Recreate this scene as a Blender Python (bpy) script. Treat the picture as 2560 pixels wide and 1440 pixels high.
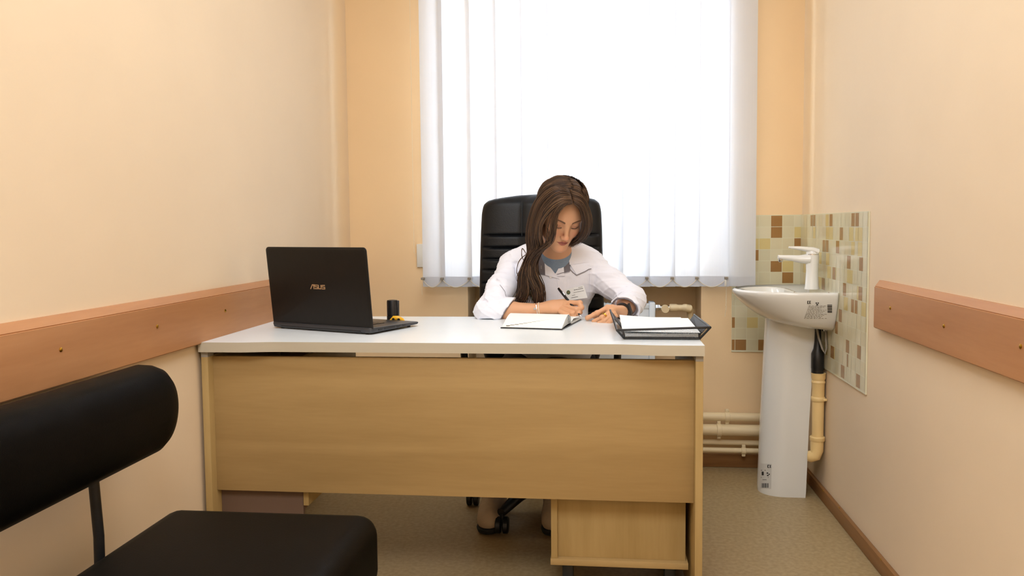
import bpy, bmesh, math, random
import numpy as np
from mathutils import Vector, Matrix

for o in list(bpy.data.objects): bpy.data.objects.remove(o)
C = bpy.context.scene.collection
random.seed(4); RNG = np.random.RandomState(7)

# ------------------------------------------------------------------ camera
F_PX, YAW, PITCH, ROLL, CAM_H, SHIFT = 2027.58, 0.1108, -0.0646, 0.0095, 1.0687, -24.05
_c, _s = math.cos(YAW), math.sin(YAW)
_fw = np.array([-_s, _c, 0.]); _rt = np.array([_c, _s, 0.]); _up = np.array([0, 0, 1.])
_cp, _sp = math.cos(PITCH), math.sin(PITCH)
CF = _fw*_cp + _up*_sp; _U = _up*_cp - _fw*_sp
_cr, _sr = math.cos(ROLL), math.sin(ROLL)
CR = _cr*_rt - _sr*_U; CU = _sr*_rt + _cr*_U
CO = np.array([0, 0, CAM_H])
cam = bpy.data.cameras.new('camera'); co = bpy.data.objects.new('camera', cam); C.objects.link(co)
m = Matrix.Identity(4)
for i in range(3):
    m[i][0] = CR[i]; m[i][1] = CU[i]; m[i][2] = -CF[i]; m[i][3] = CO[i]
co.matrix_world = m
cam.sensor_width = 36; cam.lens = 36*F_PX/2560; cam.shift_y = SHIFT/2560; cam.clip_start = 0.02
bpy.context.scene.camera = co

def ray(u, v):
    return CF + CR*(u-1280)/F_PX - CU*(v-720-SHIFT)/F_PX
def W(u, v, Y):          # world point of a measured direction at depth Y
    d = ray(u, v); return CO + d*(Y/d[1])

# ------------------------------------------------------------------ world, lights, exposure
sc = bpy.context.scene
sc.view_settings.view_transform = 'Standard'; sc.view_settings.look = 'None'
sc.view_settings.gamma = 1; sc.view_settings.use_curve_mapping = False
sc.view_settings.exposure = 0.0
wd = bpy.data.worlds.new('sky'); sc.world = wd; wd.use_nodes = True
bg = wd.node_tree.nodes['Background']; bg.inputs[0].default_value = (0.80, 0.90, 1.0, 1); bg.inputs[1].default_value = 10.5

def area(name, loc, rot, sx, sy, power, col, portal=False):
    l = bpy.data.lights.new(name, 'AREA'); l.shape = 'RECTANGLE'; l.size = sx; l.size_y = sy
    l.energy = power; l.color = col
    if portal: l.cycles.is_portal = True
    o = bpy.data.objects.new(name, l); C.objects.link(o); o.location = loc; o.rotation_euler = rot
    return o
XL, XR, YB, YF, ZC = -1.142, 0.8535, 3.603, -1.6, 2.75
area('daylight_portal', (-.1, YB+.30, 1.6), (math.pi/2, 0, 0), 1.25, 1.5, 1, (1, 1, 1), True)
area('ceiling_light', (-.15, 1.75, ZC-.06), (0, 0, 0), 1.3, 1.2, 22, (.88, .94, 1.0))
area('ceiling_light', (-.15, -.35, ZC-.06), (0, 0, 0), 1.3, 1.2, 66, (.87, .93, 1.0))

# ------------------------------------------------------------------ materials
def nt(name):
    m = bpy.data.materials.new(name); m.use_nodes = True
    return m, m.node_tree, m.node_tree.nodes['Principled BSDF']
def mat(name, col, rough=.5, metal=0, var=.0, scale=20, bump=0, bscale=80, coat=0, spec=.5, trans=0, stretch=(1,1,1), col2=None, emit=None, sheen=0, det=3):
    m, t, b = nt(name); N = t.nodes; L = t.links
    b.inputs['Base Color'].default_value = (*col, 1); b.inputs['Roughness'].default_value = rough
    b.inputs['Metallic'].default_value = metal; b.inputs['Specular IOR Level'].default_value = spec
    b.inputs['Coat Weight'].default_value = coat; b.inputs['Transmission Weight'].default_value = trans
    b.inputs['Sheen Weight'].default_value = sheen
    tc = N.new('ShaderNodeTexCoord'); mp = N.new('ShaderNodeMapping'); mp.inputs['Scale'].default_value = stretch
    L.new(tc.outputs['Object'], mp.inputs['Vector'])
    n = N.new('ShaderNodeTexNoise'); n.inputs['Scale'].default_value = scale; n.inputs['Detail'].default_value = det
    L.new(mp.outputs[0], n.inputs['Vector'])
    r = N.new('ShaderNodeValToRGB')
    c1 = tuple(max(0, c*(1-var)) for c in col) if col2 is None else col2
    r.color_ramp.elements[0].color = (*c1, 1); r.color_ramp.elements[0].position = .35
    r.color_ramp.elements[1].color = (*col, 1); r.color_ramp.elements[1].position = .65
    L.new(n.outputs[0], r.inputs[0]); L.new(r.outputs[0], b.inputs['Base Color'])
    if bump:
        n2 = N.new('ShaderNodeTexNoise'); n2.inputs['Scale'].default_value = bscale; L.new(mp.outputs[0], n2.inputs['Vector'])
        bp = N.new('ShaderNodeBump'); bp.inputs['Strength'].default_value = bump; bp.inputs['Distance'].default_value = .002
        L.new(n2.outputs[0], bp.inputs['Height']); L.new(bp.outputs[0], b.inputs['Normal'])
    if emit:
        b.inputs['Emission Color'].default_value = (*col, 1); b.inputs['Emission Strength'].default_value = emit
    return m
def srgb(r, g, b):
    f = lambda x: (x/255/12.92) if x/255 <= .04045 else ((x/255+.055)/1.055)**2.4
    return (f(r), f(g), f(b))
def wood(name, c1, c2, axis, rough=.45, dark=None):
    m, t, b = nt(name); N = t.nodes; L = t.links
    tc = N.new('ShaderNodeTexCoord'); mp = N.new('ShaderNodeMapping')
    s = [14, 14, 14]; s['XYZ'.index(axis)] = 1.3; mp.inputs['Scale'].default_value = s
    L.new(tc.outputs['Object'], mp.inputs['Vector'])
    n = N.new('ShaderNodeTexNoise'); n.inputs['Scale'].default_value = 1.0; n.inputs['Detail'].default_value = 4; n.inputs['Distortion'].default_value = .6
    L.new(mp.outputs[0], n.inputs['Vector'])
    n2 = N.new('ShaderNodeTexNoise'); n2.inputs['Scale'].default_value = 9; n2.inputs['Detail'].default_value = 3
    L.new(mp.outputs[0], n2.inputs['Vector'])
    mx = N.new('ShaderNodeMath'); mx.operation = 'MULTIPLY_ADD'; L.new(n2.outputs[0], mx.inputs[0]); mx.inputs[1].default_value = .3
    L.new(n.outputs[0], mx.inputs[2])
    r = N.new('ShaderNodeValToRGB'); r.color_ramp.elements[0].position = .42; r.color_ramp.elements[1].position = .88
    r.color_ramp.elements[0].color = (*c1, 1); r.color_ramp.elements[1].color = (*c2, 1)
    L.new(mx.outputs[0], r.inputs[0]); L.new(r.outputs[0], b.inputs['Base Color'])
    b.inputs['Roughness'].default_value = rough; b.inputs['Specular IOR Level'].default_value = .35
    return m
def vcol_mat(name, rough=.5, sss=0, spec=.4, sheen=0, bump=0, bscale=600):
    m, t, b = nt(name); a = t.nodes.new('ShaderNodeVertexColor'); a.layer_name = 'Col'
    t.links.new(a.outputs[0], b.inputs['Base Color']); b.inputs['Roughness'].default_value = rough
    b.inputs['Specular IOR Level'].default_value = spec; b.inputs['Sheen Weight'].default_value = sheen
    if sss:
        b.inputs['Subsurface Weight'].default_value = sss; b.inputs['Subsurface Radius'].default_value = (1, .35, .2); b.inputs['Subsurface Scale'].default_value = .006
    if bump:
        tc = t.nodes.new('ShaderNodeTexCoord'); n = t.nodes.new('ShaderNodeTexNoise'); n.inputs['Scale'].default_value = bscale
        t.links.new(tc.outputs['Object'], n.inputs[0]); bp = t.nodes.new('ShaderNodeBump'); bp.inputs['Strength'].default_value = bump; bp.inputs['Distance'].default_value = .001
        t.links.new(n.outputs[0], bp.inputs['Height']); t.links.new(bp.outputs[0], b.inputs['Normal'])
    return m

M = {}
M['wall'] = mat('wall_paint', srgb(235, 213, 182), .75, var=.03, scale=3, bump=.12, bscale=60, spec=.35)
M['wallback'] = mat('wall_paint_back', srgb(244, 213, 168), .75, var=.03, scale=3, bump=.12, bscale=60, spec=.35)
M['ceil'] = mat('ceiling_paint', (.82, .80, .76), .9, var=.02)
M['floor'] = mat('linoleum', srgb(168, 146, 108), .42, scale=70, col2=srgb(152, 130, 92), det=6, bump=.05, bscale=300, spec=.4)
M['base'] = wood('baseboard_wood', srgb(128, 88, 48), srgb(158, 112, 66), 'Y')
M['baseX'] = wood('baseboard_wood_back', srgb(128, 88, 48), srgb(158, 112, 66), 'X')
M['rail'] = wood('rail_wood', srgb(172, 120, 78), srgb(190, 138, 94), 'Y', .42)
M['brass'] = mat('brass', srgb(190, 150, 60), .3, 1)
M['maple'] = wood('maple_laminate', srgb(162, 132, 84), srgb(178, 148, 98), 'X', .5)
M['mapleZ'] = wood('maple_laminate_upright', srgb(168, 140, 88), srgb(184, 156, 104), 'Z', .5)
M['edge'] = mat('laminate_edge', srgb(192, 183, 163), .5, var=.04, scale=8, stretch=(1, 8, 8))
M['top'] = mat('white_laminate', srgb(238, 243, 246), .28, var=.015, scale=14, spec=.5)
M['grey'] = mat('grey_plastic', srgb(150, 142, 130), .5)
M['dark'] = mat('black_plastic', (.012, .012, .013), .4, var=.3, scale=60)
M['leather'] = mat('black_leather', (.003, .0045, .007), .42, var=.3, scale=30, bump=.2, bscale=260, spec=.32)
M['vinyl'] = mat('black_vinyl', (.004, .0035, .003), .5, var=.2, scale=12, bump=.12, bscale=420, spec=.07)
M['lid'] = mat('laptop_lid', (.012, .010, .008), .42, var=.12, scale=40, spec=.22, stretch=(1, 6, 1))
M['lapbase'] = mat('laptop_body', (.05, .052, .058), .35, metal=.4)
M['brownback'] = mat('brown_hardboard', srgb(108, 84, 68), .7)
M['logo'] = mat('logo_metal', srgb(196, 160, 120), .35, metal=.3)
M['chrome'] = mat('chrome', (.75, .75, .76), .15, 1)
M['cer'] = mat('white_ceramic', srgb(230, 229, 224), .10, spec=.5, coat=.4)
M['faucet'] = mat('white_enamel', srgb(244, 244, 242), .15, coat=.3)
M['sticker'] = mat('clear_sticker', srgb(206, 204, 198), .4)
M['ink'] = mat('black_print', (.03, .03, .03), .6)
M['pipe'] = mat('cream_pipe_paint', srgb(236, 214, 172), .4, var=.05, scale=10)
M['yellowpipe'] = mat('cream_drain_plastic', srgb(240, 208, 146), .4, var=.05, scale=10)
M['rad'] = mat('radiator_enamel', srgb(226, 234, 240), .3)
M['white'] = mat('white_plastic', srgb(225, 222, 212), .45)
M['paper'] = mat('white_paper', srgb(243, 246, 248), .8, var=.01, scale=8, spec=.2)
M['pagewarm'] = mat('notebook_paper', srgb(243, 244, 242), .8, var=.02, scale=200, stretch=(1, 1, 6), spec=.2)
M['shirt'] = mat('blue_grey_knit', srgb(138, 158, 182), .9, var=.15, scale=400, bump=.3, bscale=500)
M['trim'] = mat('grey_trim_fabric', srgb(120, 116, 124), .85, var=.08, scale=300)
M['trouser'] = mat('dark_trousers', srgb(30, 30, 36), .85, var=.2, scale=200)
M['shoe'] = mat('beige_trainer_leather', srgb(200, 176, 150), .6, var=.06, scale=60)
M['sole'] = mat('dark_rubber', (.02, .02, .02), .7)
M['gold'] = mat('gold', srgb(230, 180, 70), .2, 1)
M['silver'] = mat('silver', (.8, .8, .8), .2, 1)
M['green'] = mat('green_print', srgb(40, 90, 60), .6)
M['yellow'] = mat('yellow_plastic', srgb(240, 180, 30), .35)
M['bead'] = mat('white_bead_plastic', srgb(225, 215, 195), .4)

# ------------------------------------------------------------------ mesh builders
def root_inv(p):
    bpy.context.view_layer.update(); return p.matrix_world.inverted()
def link(name, me, parent=None, label=None, cat=None, group=None, kind=None):
    o = bpy.data.objects.new(name, me); C.objects.link(o)
    if parent is not None:
        o.parent = parent
        o.matrix_parent_inverse = root_inv(parent)
    if label: o['label'] = label
    if cat: o['category'] = cat
    if group: o['group'] = group
    if kind: o['kind'] = kind
    return o
def thing(name, loc, label, cat, group=None, rz=0):
    o = bpy.data.objects.new(name, None); C.objects.link(o); o.location = loc; o.empty_display_size = .05
    o.rotation_euler = (0, 0, rz); bpy.context.view_layer.update()
    o['label'] = label; o['category'] = cat
    if group: o['group'] = group
    return o

class MB:
    """collects shapes in world coordinates, then links them as one mesh object"""
    def __init__(s): s.bm = bmesh.new()
    def box(s, x0, x1, y0, y1, z0, z1, bev=0, seg=2, mi=0, rot=None, piv=None):
        b = bmesh.new(); bmesh.ops.create_cube(b, size=1)
        for v in b.verts:
            v.co = Vector(((x0+x1)/2+v.co.x*(x1-x0), (y0+y1)/2+v.co.y*(y1-y0), (z0+z1)/2+v.co.z*(z1-z0)))
        if bev: bmesh.ops.bevel(b, geom=b.edges[:], offset=bev, segments=seg, affect='EDGES', profile=.5)
        if rot is not None:
            p = Vector(piv) if piv is not None else Vector(((x0+x1)/2, (y0+y1)/2, (z0+z1)/2))
            for v in b.verts: v.co = p + rot @ (v.co-p)
        s.add(b, mi); return s
    def add(s, b, mi=0):
        for f in b.faces: f.material_index = mi
        me = bpy.data.meshes.new('t'); b.to_mesh(me); b.free(); s.bm.from_mesh(me); bpy.data.meshes.remove(me)
    def pydata(s, vs, fs, mi=0):
        me = bpy.data.meshes.new('t'); me.from_pydata([tuple(v) for v in vs], [], fs); me.update()
        b = bmesh.new(); b.from_mesh(me); bpy.data.meshes.remove(me)
        bmesh.ops.recalc_face_normals(b, faces=b.faces[:]); s.add(b, mi); return s
    def tube(s, pts, r, n=10, mi=0, cap=True, flat=None):
        pts = [np.array(p, float) for p in pts]; rs = r if isinstance(r, (list, tuple, np.ndarray)) else [r]*len(pts)
        vs = []; prev = None
        for i, p in enumerate(pts):
            t = pts[min(i+1, len(pts)-1)]-pts[max(i-1, 0)]; t = t/(np.linalg.norm(t)+1e-12)
            if prev is None:
                a = np.array([0, 0, 1.]) if abs(t[2]) < .9 else np.array([1., 0, 0])
            else: a = prev
            n1 = a-t*(a@t); n1 /= (np.linalg.norm(n1)+1e-12); prev = n1; n2 = np.cross(t, n1)
            for k in range(n):
                an = 2*math.pi*k/n; vs.append(p+rs[i]*(math.cos(an)*n1+math.sin(an)*n2*(flat or 1)))
        fs = [(i*n+k, i*n+(k+1) % n, (i+1)*n+(k+1) % n, (i+1)*n+k) for i in range(len(pts)-1) for k in range(n)]
        if cap: fs += [tuple(range(n)), tuple(range((len(pts)-1)*n, len(pts)*n))]
        return s.pydata(vs, fs, mi)
    def lathe(s, prof, c, n=24, axis='Z', mi=0, sx=1, sy=1):
        vs = []; 
        for (r, z) in prof:
            for k in range(n):
                a = 2*math.pi*k/n; q = (r*math.cos(a)*sx, r*math.sin(a)*sy, z)
                if axis == 'X': q = (q[2], q[0], q[1])
                if axis == 'Y': q = (q[0], q[2], q[1])
                vs.append((c[0]+q[0], c[1]+q[1], c[2]+q[2]))
        m_ = len(prof)
        fs = [(i*n+k, i*n+(k+1) % n, (i+1)*n+(k+1) % n, (i+1)*n+k) for i in range(m_-1) for k in range(n)]
        fs += [tuple(range(n)), tuple(range((m_-1)*n, m_*n))]
        return s.pydata(vs, fs, mi)
    def prism(s, poly, d, mi=0):
        """closed 3-D polygon thickened by vector d"""
        d = np.array(d, float); n = len(poly); P = [np.array(p, float) for p in poly]
        vs = P+[p+d for p in P]
        fs = [tuple(range(n)), tuple(range(n, 2*n))]+[(i, (i+1) % n, n+(i+1) % n, n+i) for i in range(n)]
        return s.pydata(vs, fs, mi)
    def sheet(s, grid, d, mi=0):
        """a grid [i][j] of points thickened by d (vector or callable)"""
        a, b = len(grid), len(grid[0]); d = np.array(d, float)
        top = [np.array(p, float) for row in grid for p in row]; vs = top+[p+d for p in top]; K = a*b
        fs = []
        for i in range(a-1):
            for j in range(b-1):
                q = (i*b+j, i*b+j+1, (i+1)*b+j+1, (i+1)*b+j); fs.append(q); fs.append(tuple(x+K for x in reversed(q)))
        for i in range(a-1):
            for j in (0, b-1): fs.append((i*b+j, (i+1)*b+j, (i+1)*b+j+K, i*b+j+K))
        for j in range(b-1):
            for i in (0, a-1): fs.append((i*b+j, i*b+j+1, i*b+j+1+K, i*b+j+K))
        return s.pydata(vs, fs, mi)
    def build(s, name, mats, parent=None, smooth=True, angle=40, **kw):
        me = bpy.data.meshes.new(name); s.bm.to_mesh(me); s.bm.free()
        for m_ in (mats if isinstance(mats, (list, tuple)) else [mats]): me.materials.append(m_)
        if smooth:
            me.polygons.foreach_set('use_smooth', [True]*len(me.polygons))
            try: me.set_sharp_from_angle(angle=math.radians(angle))
            except Exception: pass
        return link(name, me, parent, **kw)

def text_mesh(body, size, extr=.0003):
    cu = bpy.data.curves.new('t', 'FONT'); cu.body = body; cu.size = size; cu.extrude = extr; cu.align_x = 'CENTER'; cu.align_y = 'CENTER'
    o = bpy.data.objects.new('t', cu); C.objects.link(o)
    dg = bpy.context.evaluated_depsgraph_get(); me = bpy.data.meshes.new_from_object(o.evaluated_get(dg))
    bpy.data.objects.remove(o); return me
def frame_mat(origin, ex, ey):
    ex = Vector(ex).normalized(); ey = Vector(ey).normalized(); ez = ex.cross(ey); m = Matrix.Identity(4)
    for i in range(3): m[i][0] = ex[i]; m[i][1] = ey[i]; m[i][2] = ez[i]; m[i][3] = origin[i]
    return m
def add_text(mb, body, size, origin, ex, ey, mi=0, sx=1):
    me = text_mesh(body, size); me.transform(frame_mat(origin, ex, ey) @ Matrix.Diagonal((sx, 1, 1, 1)))
    b = bmesh.new(); b.from_mesh(me); bpy.data.meshes.remove(me); mb.add(b, mi)

# ================================================================== THE ROOM
S = dict(kind='structure')
MB().box(XL-.2, XR+.2, YF-.2, YB+.5, -.1, 0).build('floor', M['floor'], smooth=False, **S)
MB().box(XL-.2, XR+.2, YF-.2, YB+.5, ZC, ZC+.1).build('ceiling', M['ceil'], smooth=False, **S)
MB().box(XL-.2, XL, YF-.2, YB+.5, 0, ZC).build('wall_left', M['wall'], smooth=False, **S)
MB().box(XR, XR+.2, YF-.2, YB+.5, 0, ZC).build('wall_right', M['wall'], smooth=False, **S)
MB().box(XL, XR, YF-.2, YF, 0, ZC).build('wall_front', M['wall'], smooth=False, **S)
WX0, WX1, WZ0, WZ1 = -.70, .50, .845, 2.35      # window opening
NX0, NX1, NZ = -.602, .431, .80                 # radiator niche
b = MB()
b.box(XL, NX0, YB, YB+.22, 0, WZ0-.045); b.box(NX1, XR, YB, YB+.22, 0, WZ0-.045)
b.box(XL, WX0, YB, YB+.40, WZ0-.045, ZC); b.box(WX1, XR, YB, YB+.40, WZ0-.045, ZC)
b.box(WX0, WX1, YB, YB+.40, WZ1, ZC)
b.box(XL, XR, YB+.22, YB+.40, 0, WZ0-.045)
b.build('wall_back', M['wallback'], smooth=False, **S)
MB().box(WX0-.0, WX1+.0, YB-.02, YB+.34, WZ0-.04, WZ0, .006).build('trim_1', M['white'], **S)   # window sill
f = MB()
for a in ((WX0, WX0+.06), (WX1-.06, WX1), (-.13, -.06)): f.box(a[0], a[1], YB+.30, YB+.36, WZ0, WZ1, .004)
f.box(WX0, WX1, YB+.301, YB+.359, WZ0, WZ0+.06, .004); f.box(WX0, WX1, YB+.301, YB+.359, WZ1-.06, WZ1, .004)
wf = f.build('window_1', M['white'], **S)
gm, gt, gb = nt('window_glass')
_tr = gt.nodes.new('ShaderNodeBsdfTransparent'); _gl = gt.nodes.new('ShaderNodeBsdfGlossy'); _gl.inputs['Roughness'].default_value = .02
_mx = gt.nodes.new('ShaderNodeMixShader'); _mx.inputs[0].default_value = .06
gt.links.new(_tr.outputs[0], _mx.inputs[1]); gt.links.new(_gl.outputs[0], _mx.inputs[2]); gt.links.new(_mx.outputs[0], gt.nodes['Material Output'].inputs[0])
MB().box(WX0+.05, WX1-.05, YB+.328, YB+.334, WZ0+.05, WZ1-.05).build('window_pane', gm, wf)
# baseboards
MB().box(XR-.016, XR, YF, YB, 0, .05, .004).build('baseboard_right', M['base'], **S)
MB().box(XL, XL+.016, YF, YB, 0, .05, .004).build('baseboard_left', M['base'], **S)
MB().box(XL+.016, XR-.016, YB-.016, YB, 0, .058, .004).build('baseboard_back', M['baseX'], **S)
MB().box(XL+.016, XR-.016, YF, YF+.016, 0, .058, .004).build('baseboard_front', M['baseX'], **S)

def screw(parent, x, y, z, nx, r=.005):
    MB().lathe([(r, 0), (r, .0012), (r*.6, .0025), (.0005, .003)], (x, y, z), 14, 'X').build('screw', M['brass'], parent) if nx > 0 else \
    MB().lathe([(r, 0), (r, -.0012), (r*.6, -.0025), (.0005, -.003)], (x, y, z), 14, 'X').build('screw', M['brass'], parent)
# rails on the side walls: a flat board with a bevelled top
def rail(side, y0, y1, label):
    x = XL if side < 0 else XR; q = -side
    z0, z1, zb = .745, .892, .872
    prof = [(0, z0), (.018, z0), (.021, z0+.003), (.021, zb-.001), (.018, zb), (.019, zb+.002), (.006, z1), (0, z1)]
    t = thing('wall_rail', (x, y0, z0), label, 'wall rail')
    P = [(x+q*a, y0, z) for a, z in prof]
    MB().prism(P, (0, y1-y0, 0)).build('board', M['rail'], t, angle=25)
    return t
rl = rail(-1, YF+.02, YB-.002, 'reddish wood rail board along the left wall, behind the laptop and bench')
for u, v in ((152, 874), (393, 816), (563, 777)):
    d = ray(u, v); p = CO+d*((XL+.021)/d[0]); screw(rl, XL+.021, p[1], p[2], 1)
rr = rail(1, YF+.02, 2.595, 'reddish wood rail board on the right wall, ending beside the tiled splashback')
for u, v in ((2226, 770), (2360, 815), (2552, 866)):
    d = ray(u, v); p = CO+d*((XR-.021)/d[0]); screw(rr, XR-.021, p[1], p[2], -1)
for u, v in ((2058, 1227), (2098, 1269), (2202, 1398)):
    d = ray(u, v); p = CO+d*((XR-.016)/d[0])
    MB().lathe([(.004, 0), (.004, -.001), (.001, -.002)], (XR-.016, p[1], p[2]), 12, 'X').build('screw', M['brass'], bpy.data.objects['baseboard_right'])

# ------------------------------------------------------------------ splashback panels (printed mosaic)
m_t, t_, b_ = nt('mosaic_tile'); a_ = t_.nodes.new('ShaderNodeVertexColor'); a_.layer_name = 'Col'
t_.links.new(a_.outputs[0], b_.inputs['Base Color']); b_.inputs['Roughness'].default_value = .12; b_.inputs['Specular IOR Level'].default_value = .5
CREAM = [srgb(216, 208, 176), srgb(220, 212, 182), srgb(212, 204, 172), srgb(216, 206, 172)]
LIGHT = srgb(212, 192, 132); BROWN = srgb(158, 116, 66); GROUT = srgb(222, 218, 190)
def tile_panel(name, origin, ex, nrm, width, height, tiles, label):
    """tiles: list of (c0,c1,r0,r1,colour) in world metres from the top left; the print is one sheet"""
    bm = bmesh.new(); lay = bm.loops.layers.float_color.new('Col')
    o = Vector(origin); ex = Vector(ex); n = Vector(nrm); th = .005
    def quad(a0, a1, b0, b1, off, col):
        vs = [bm.verts.new(o+ex*a+Vector((0, 0, -b))+n*off) for a, b in ((a0, b0), (a1, b0), (a1, b1), (a0, b1))]
        f_ = bm.faces.new(vs)
        for l in f_.loops: l[lay] = (*col, 1)
    # body
    bb = bmesh.new()
    P = [o+ex*a+Vector((0, 0, -b)) for a, b in ((0, 0), (width, 0), (width, height), (0, height))]
    vs = [bm.verts.new(p) for p in P]+[bm.verts.new(p+n*th) for p in P]
    for f in ((0, 1, 2, 3), (4, 5, 6, 7), (0, 1, 5, 4), (1, 2, 6, 5), (2, 3, 7, 6), (3, 0, 4, 7)):
        f_ = bm.faces.new([vs[i] for i in f])
        for l in f_.loops: l[lay] = (*GROUT, 1)
    bb.free()
    for (a0, a1, r0, r1, col) in tiles:
        a0 = max(a0, .001); a1 = min(a1, width-.001); r1 = min(r1, height-.004)
        if a1-a0 > .002 and r1 > r0: quad(a0, a1, r0, r1, th+.0004, col)
    bmesh.ops.recalc_face_normals(bm, faces=bm.faces[:])
    me = bpy.data.meshes.new(name); bm.to_mesh(me); bm.free(); me.materials.append(m_t)
    return link(name, me, None, label=label, cat='splashback')
p_ = .0488; g_ = .0012
def mosaic(width, rows, offs, special, pc=p_):
    out = []; r_ = random.Random(3)
    for r in range(rows):
        c = -1
        while c*pc+offs < width:
            a0 = c*pc+offs; k = special.get((r, c))
            base = r_.choice(CREAM)
            if k is None and r_.random() < .06: base = LIGHT
            y0, y1 = r*p_+.002+g_, (r+1)*p_+.002-g_
            if k == 'B': out.append((a0+g_, a0+pc-g_, y0, y1, BROWN))
            elif k == 'L': out.append((a0+g_, a0+pc-g_, y0, y1, LIGHT))
            elif isinstance(k, list):      # stripes in fractions of the tile
                out.append((a0+g_, a0+pc-g_, y0, y1, base))
                for (s0, s1, cc) in k: out.append((a0+s0*pc, a0+s1*pc, y0-.0002, y1+.0002, BROWN if cc == 'B' else LIGHT))
            else: out.append((a0+g_, a0+pc-g_, y0, y1, base))
            c += 1
    # stripes sit on top of their tile: drop the base under them
    return out
spB = {(0, 3): 'B', (1, 3): 'B', (2, 5): 'B', (1, 5): 'L', (2, 2): 'L', (3, 1): 'B', (4, 3): 'B', (4, 4): 'L', (5, 4): 'B', (5, 6): 'B', (6, 0): 'B', (9, -1): 'B', (11, -1): 'B', (11, 0): 'B', (11, 2): 'B', (2, 1): 'L'}
tile_panel('splashback_panel', (.561, YB, 1.105), (1, 0, 0), (0, -1, 0), XR-.561-.002, .594, mosaic(XR-.563, 12, .30*p_, spB), 'cream mosaic print splashback with brown squares, on the window wall behind the basin')
def stripe(col, ys):
    return ys
tl = mosaic(.885, 12, 0, {(1, 8): 'L', (1, 9): 'L'})
for (a0, a1, r, col) in [(3.3, 4.0, 0, 'B'), (4.15, 4.8, 0, 'B'), (7.9, 8.8, 0, 'L'), (9.0, 9.8, 0, 'B'), (14.5, 15.25, 0, 'B'), (15.4, 16.15, 0, 'B'), (11.74, 12.54, 1, 'B'), (4.2, 4.94, 1, 'L'), (15.45, 16.05, 1, 'L'),
                         (7.13, 7.9, 2, 'B'), (8.05, 8.79, 2, 'B'), (10.84, 11.66, 2, 'B'), (14.57, 15.35, 2, 'L'), (13.65, 14.47, 3, 'B'), (16.41, 17.19, 3, 'B'), (10.04, 10.78, 4, 'B'), (13.71, 14.34, 4, 'L'),
                         (7.07, 7.91, 5, 'B'), (5.1, 5.9, 5, 'B'), (12.77, 13.52, 5, 'B'), (16.37, 17.17, 5, 'B'), (8.9, 9.8, 6, 'B'), (14.77, 15.41, 6, 'B'), (15.59, 16.19, 6, 'B'), (11.84, 12.6, 7, 'B'), (10.94, 11.64, 8, 'B'), (13.73, 14.49, 9, 'B'),
                         (16.31, 17.11, 9, 'B'), (12.6, 13.44, 11, 'B'), (16.19, 17.03, 11, 'B'), (9.84, 10.76, 10, 'B'), (14.0, 14.3, 10, 'B'), (6.2, 6.9, 3, 'L'), (8.6, 9.6, 4, 'L'), (8.2, 9.1, 3, 'L')]:
    tl.append((a0*p_, a1*p_, r*p_+.004, (r+1)*p_, BROWN if col == 'B' else LIGHT))
# nudge the stripes off the tiles below by building them slightly prouder
def tile_panel2():
    base = tile_panel('splashback_panel', (XR-.0005, YB-.006, 1.105), (0, -1, 0), (-1, 0, 0), .885, .594, tl, 'cream mosaic print splashback with narrow brown stripes, on the right wall beside the basin')
    me = base.data
    n0 = len(tl)
    bm = bmesh.new(); bm.from_mesh(me); bm.faces.ensure_lookup_table()
    k = 0
    for f in bm.faces[len(bm.faces)-35:]:
        for v in f.verts: v.co.x -= .0003
    bm.to_mesh(me); bm.free()
tile_panel2()

# ------------------------------------------------------------------ vertical blind
bm_, bt, bb = nt('blind_fabric'); N = bt.nodes; L = bt.links
dif = N.new('ShaderNodeBsdfDiffuse'); dif.inputs[0].default_value = (.86, .85, .86, 1)
trl = N.new('ShaderNodeBsdfTranslucent'); trl.inputs[0].default_value = (.86, .88, .92, 1)
tcn = N.new('ShaderNodeTexCoord'); mpn = N.new('ShaderNodeMapping'); mpn.inputs['Scale'].default_value = (700, 700, 3)
nz = N.new('ShaderNodeTexNoise'); nz.inputs['Scale'].default_value = 1; L.new(tcn.outputs['Object'], mpn.inputs[0]); L.new(mpn.outputs[0], nz.inputs['Vector'])
cr_ = N.new('ShaderNodeValToRGB'); cr_.color_ramp.elements[0].color = (.80, .80, .82, 1); cr_.color_ramp.elements[1].color = (.92, .92, .93, 1)
L.new(nz.outputs[0], cr_.inputs[0]); L.new(cr_.outputs[0], dif.inputs[0])
mxs = N.new('ShaderNodeMixShader'); mxs.inputs[0].default_value = .5
L.new(dif.outputs[0], mxs.inputs[1]); L.new(trl.outputs[0], mxs.inputs[2]); L.new(mxs.outputs[0], N['Material Output'].inputs[0])
BY = YB-.08
blind = thing('vertical_blind', (-.07, BY, .803), 'white fabric vertical blind hanging across the bright window', 'blind')
edges = [1057, 1105, 1173, 1237, 1300, 1364, 1427, 1489, 1549, 1615, 1678, 1739, 1812]
xs = [float(W(u, 705, BY)[0]) for u in edges]
for i, x in enumerate(xs):
    x1 = (xs[i+1]+.016) if i+1 < len(xs) else .644
    g = []
    for k in range(9):
        t = k/8.; xx = x+(x1-x)*t; bow = .004*math.sin(math.pi*t)
        y = BY+.012-.024*t-bow if i not in (0,) else BY+.004-.010*t-bow
        g.append([(xx, y, z) for z in (.803, .850, 1.4, 2.46)])
    MB().sheet(g, (0, .0005, 0)).build('slat', bm_, blind)
    # bottom pocket holding the weight
    g2 = [[(r[0][0], r[0][1]-.0014, .805), (r[0][0], r[0][1]-.0014, .848)] for r in g]
    if i < 20:
        MB().sheet([[(p[0], p[1], p[2]) for p in row] for row in g2], (0, .0006, 0)).build('weight_pocket', bm_, blind)
MB().box(-.82, .67, BY-.025, BY+.025, 2.46, 2.50, .004).build('headrail', M['white'], blind)
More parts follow.
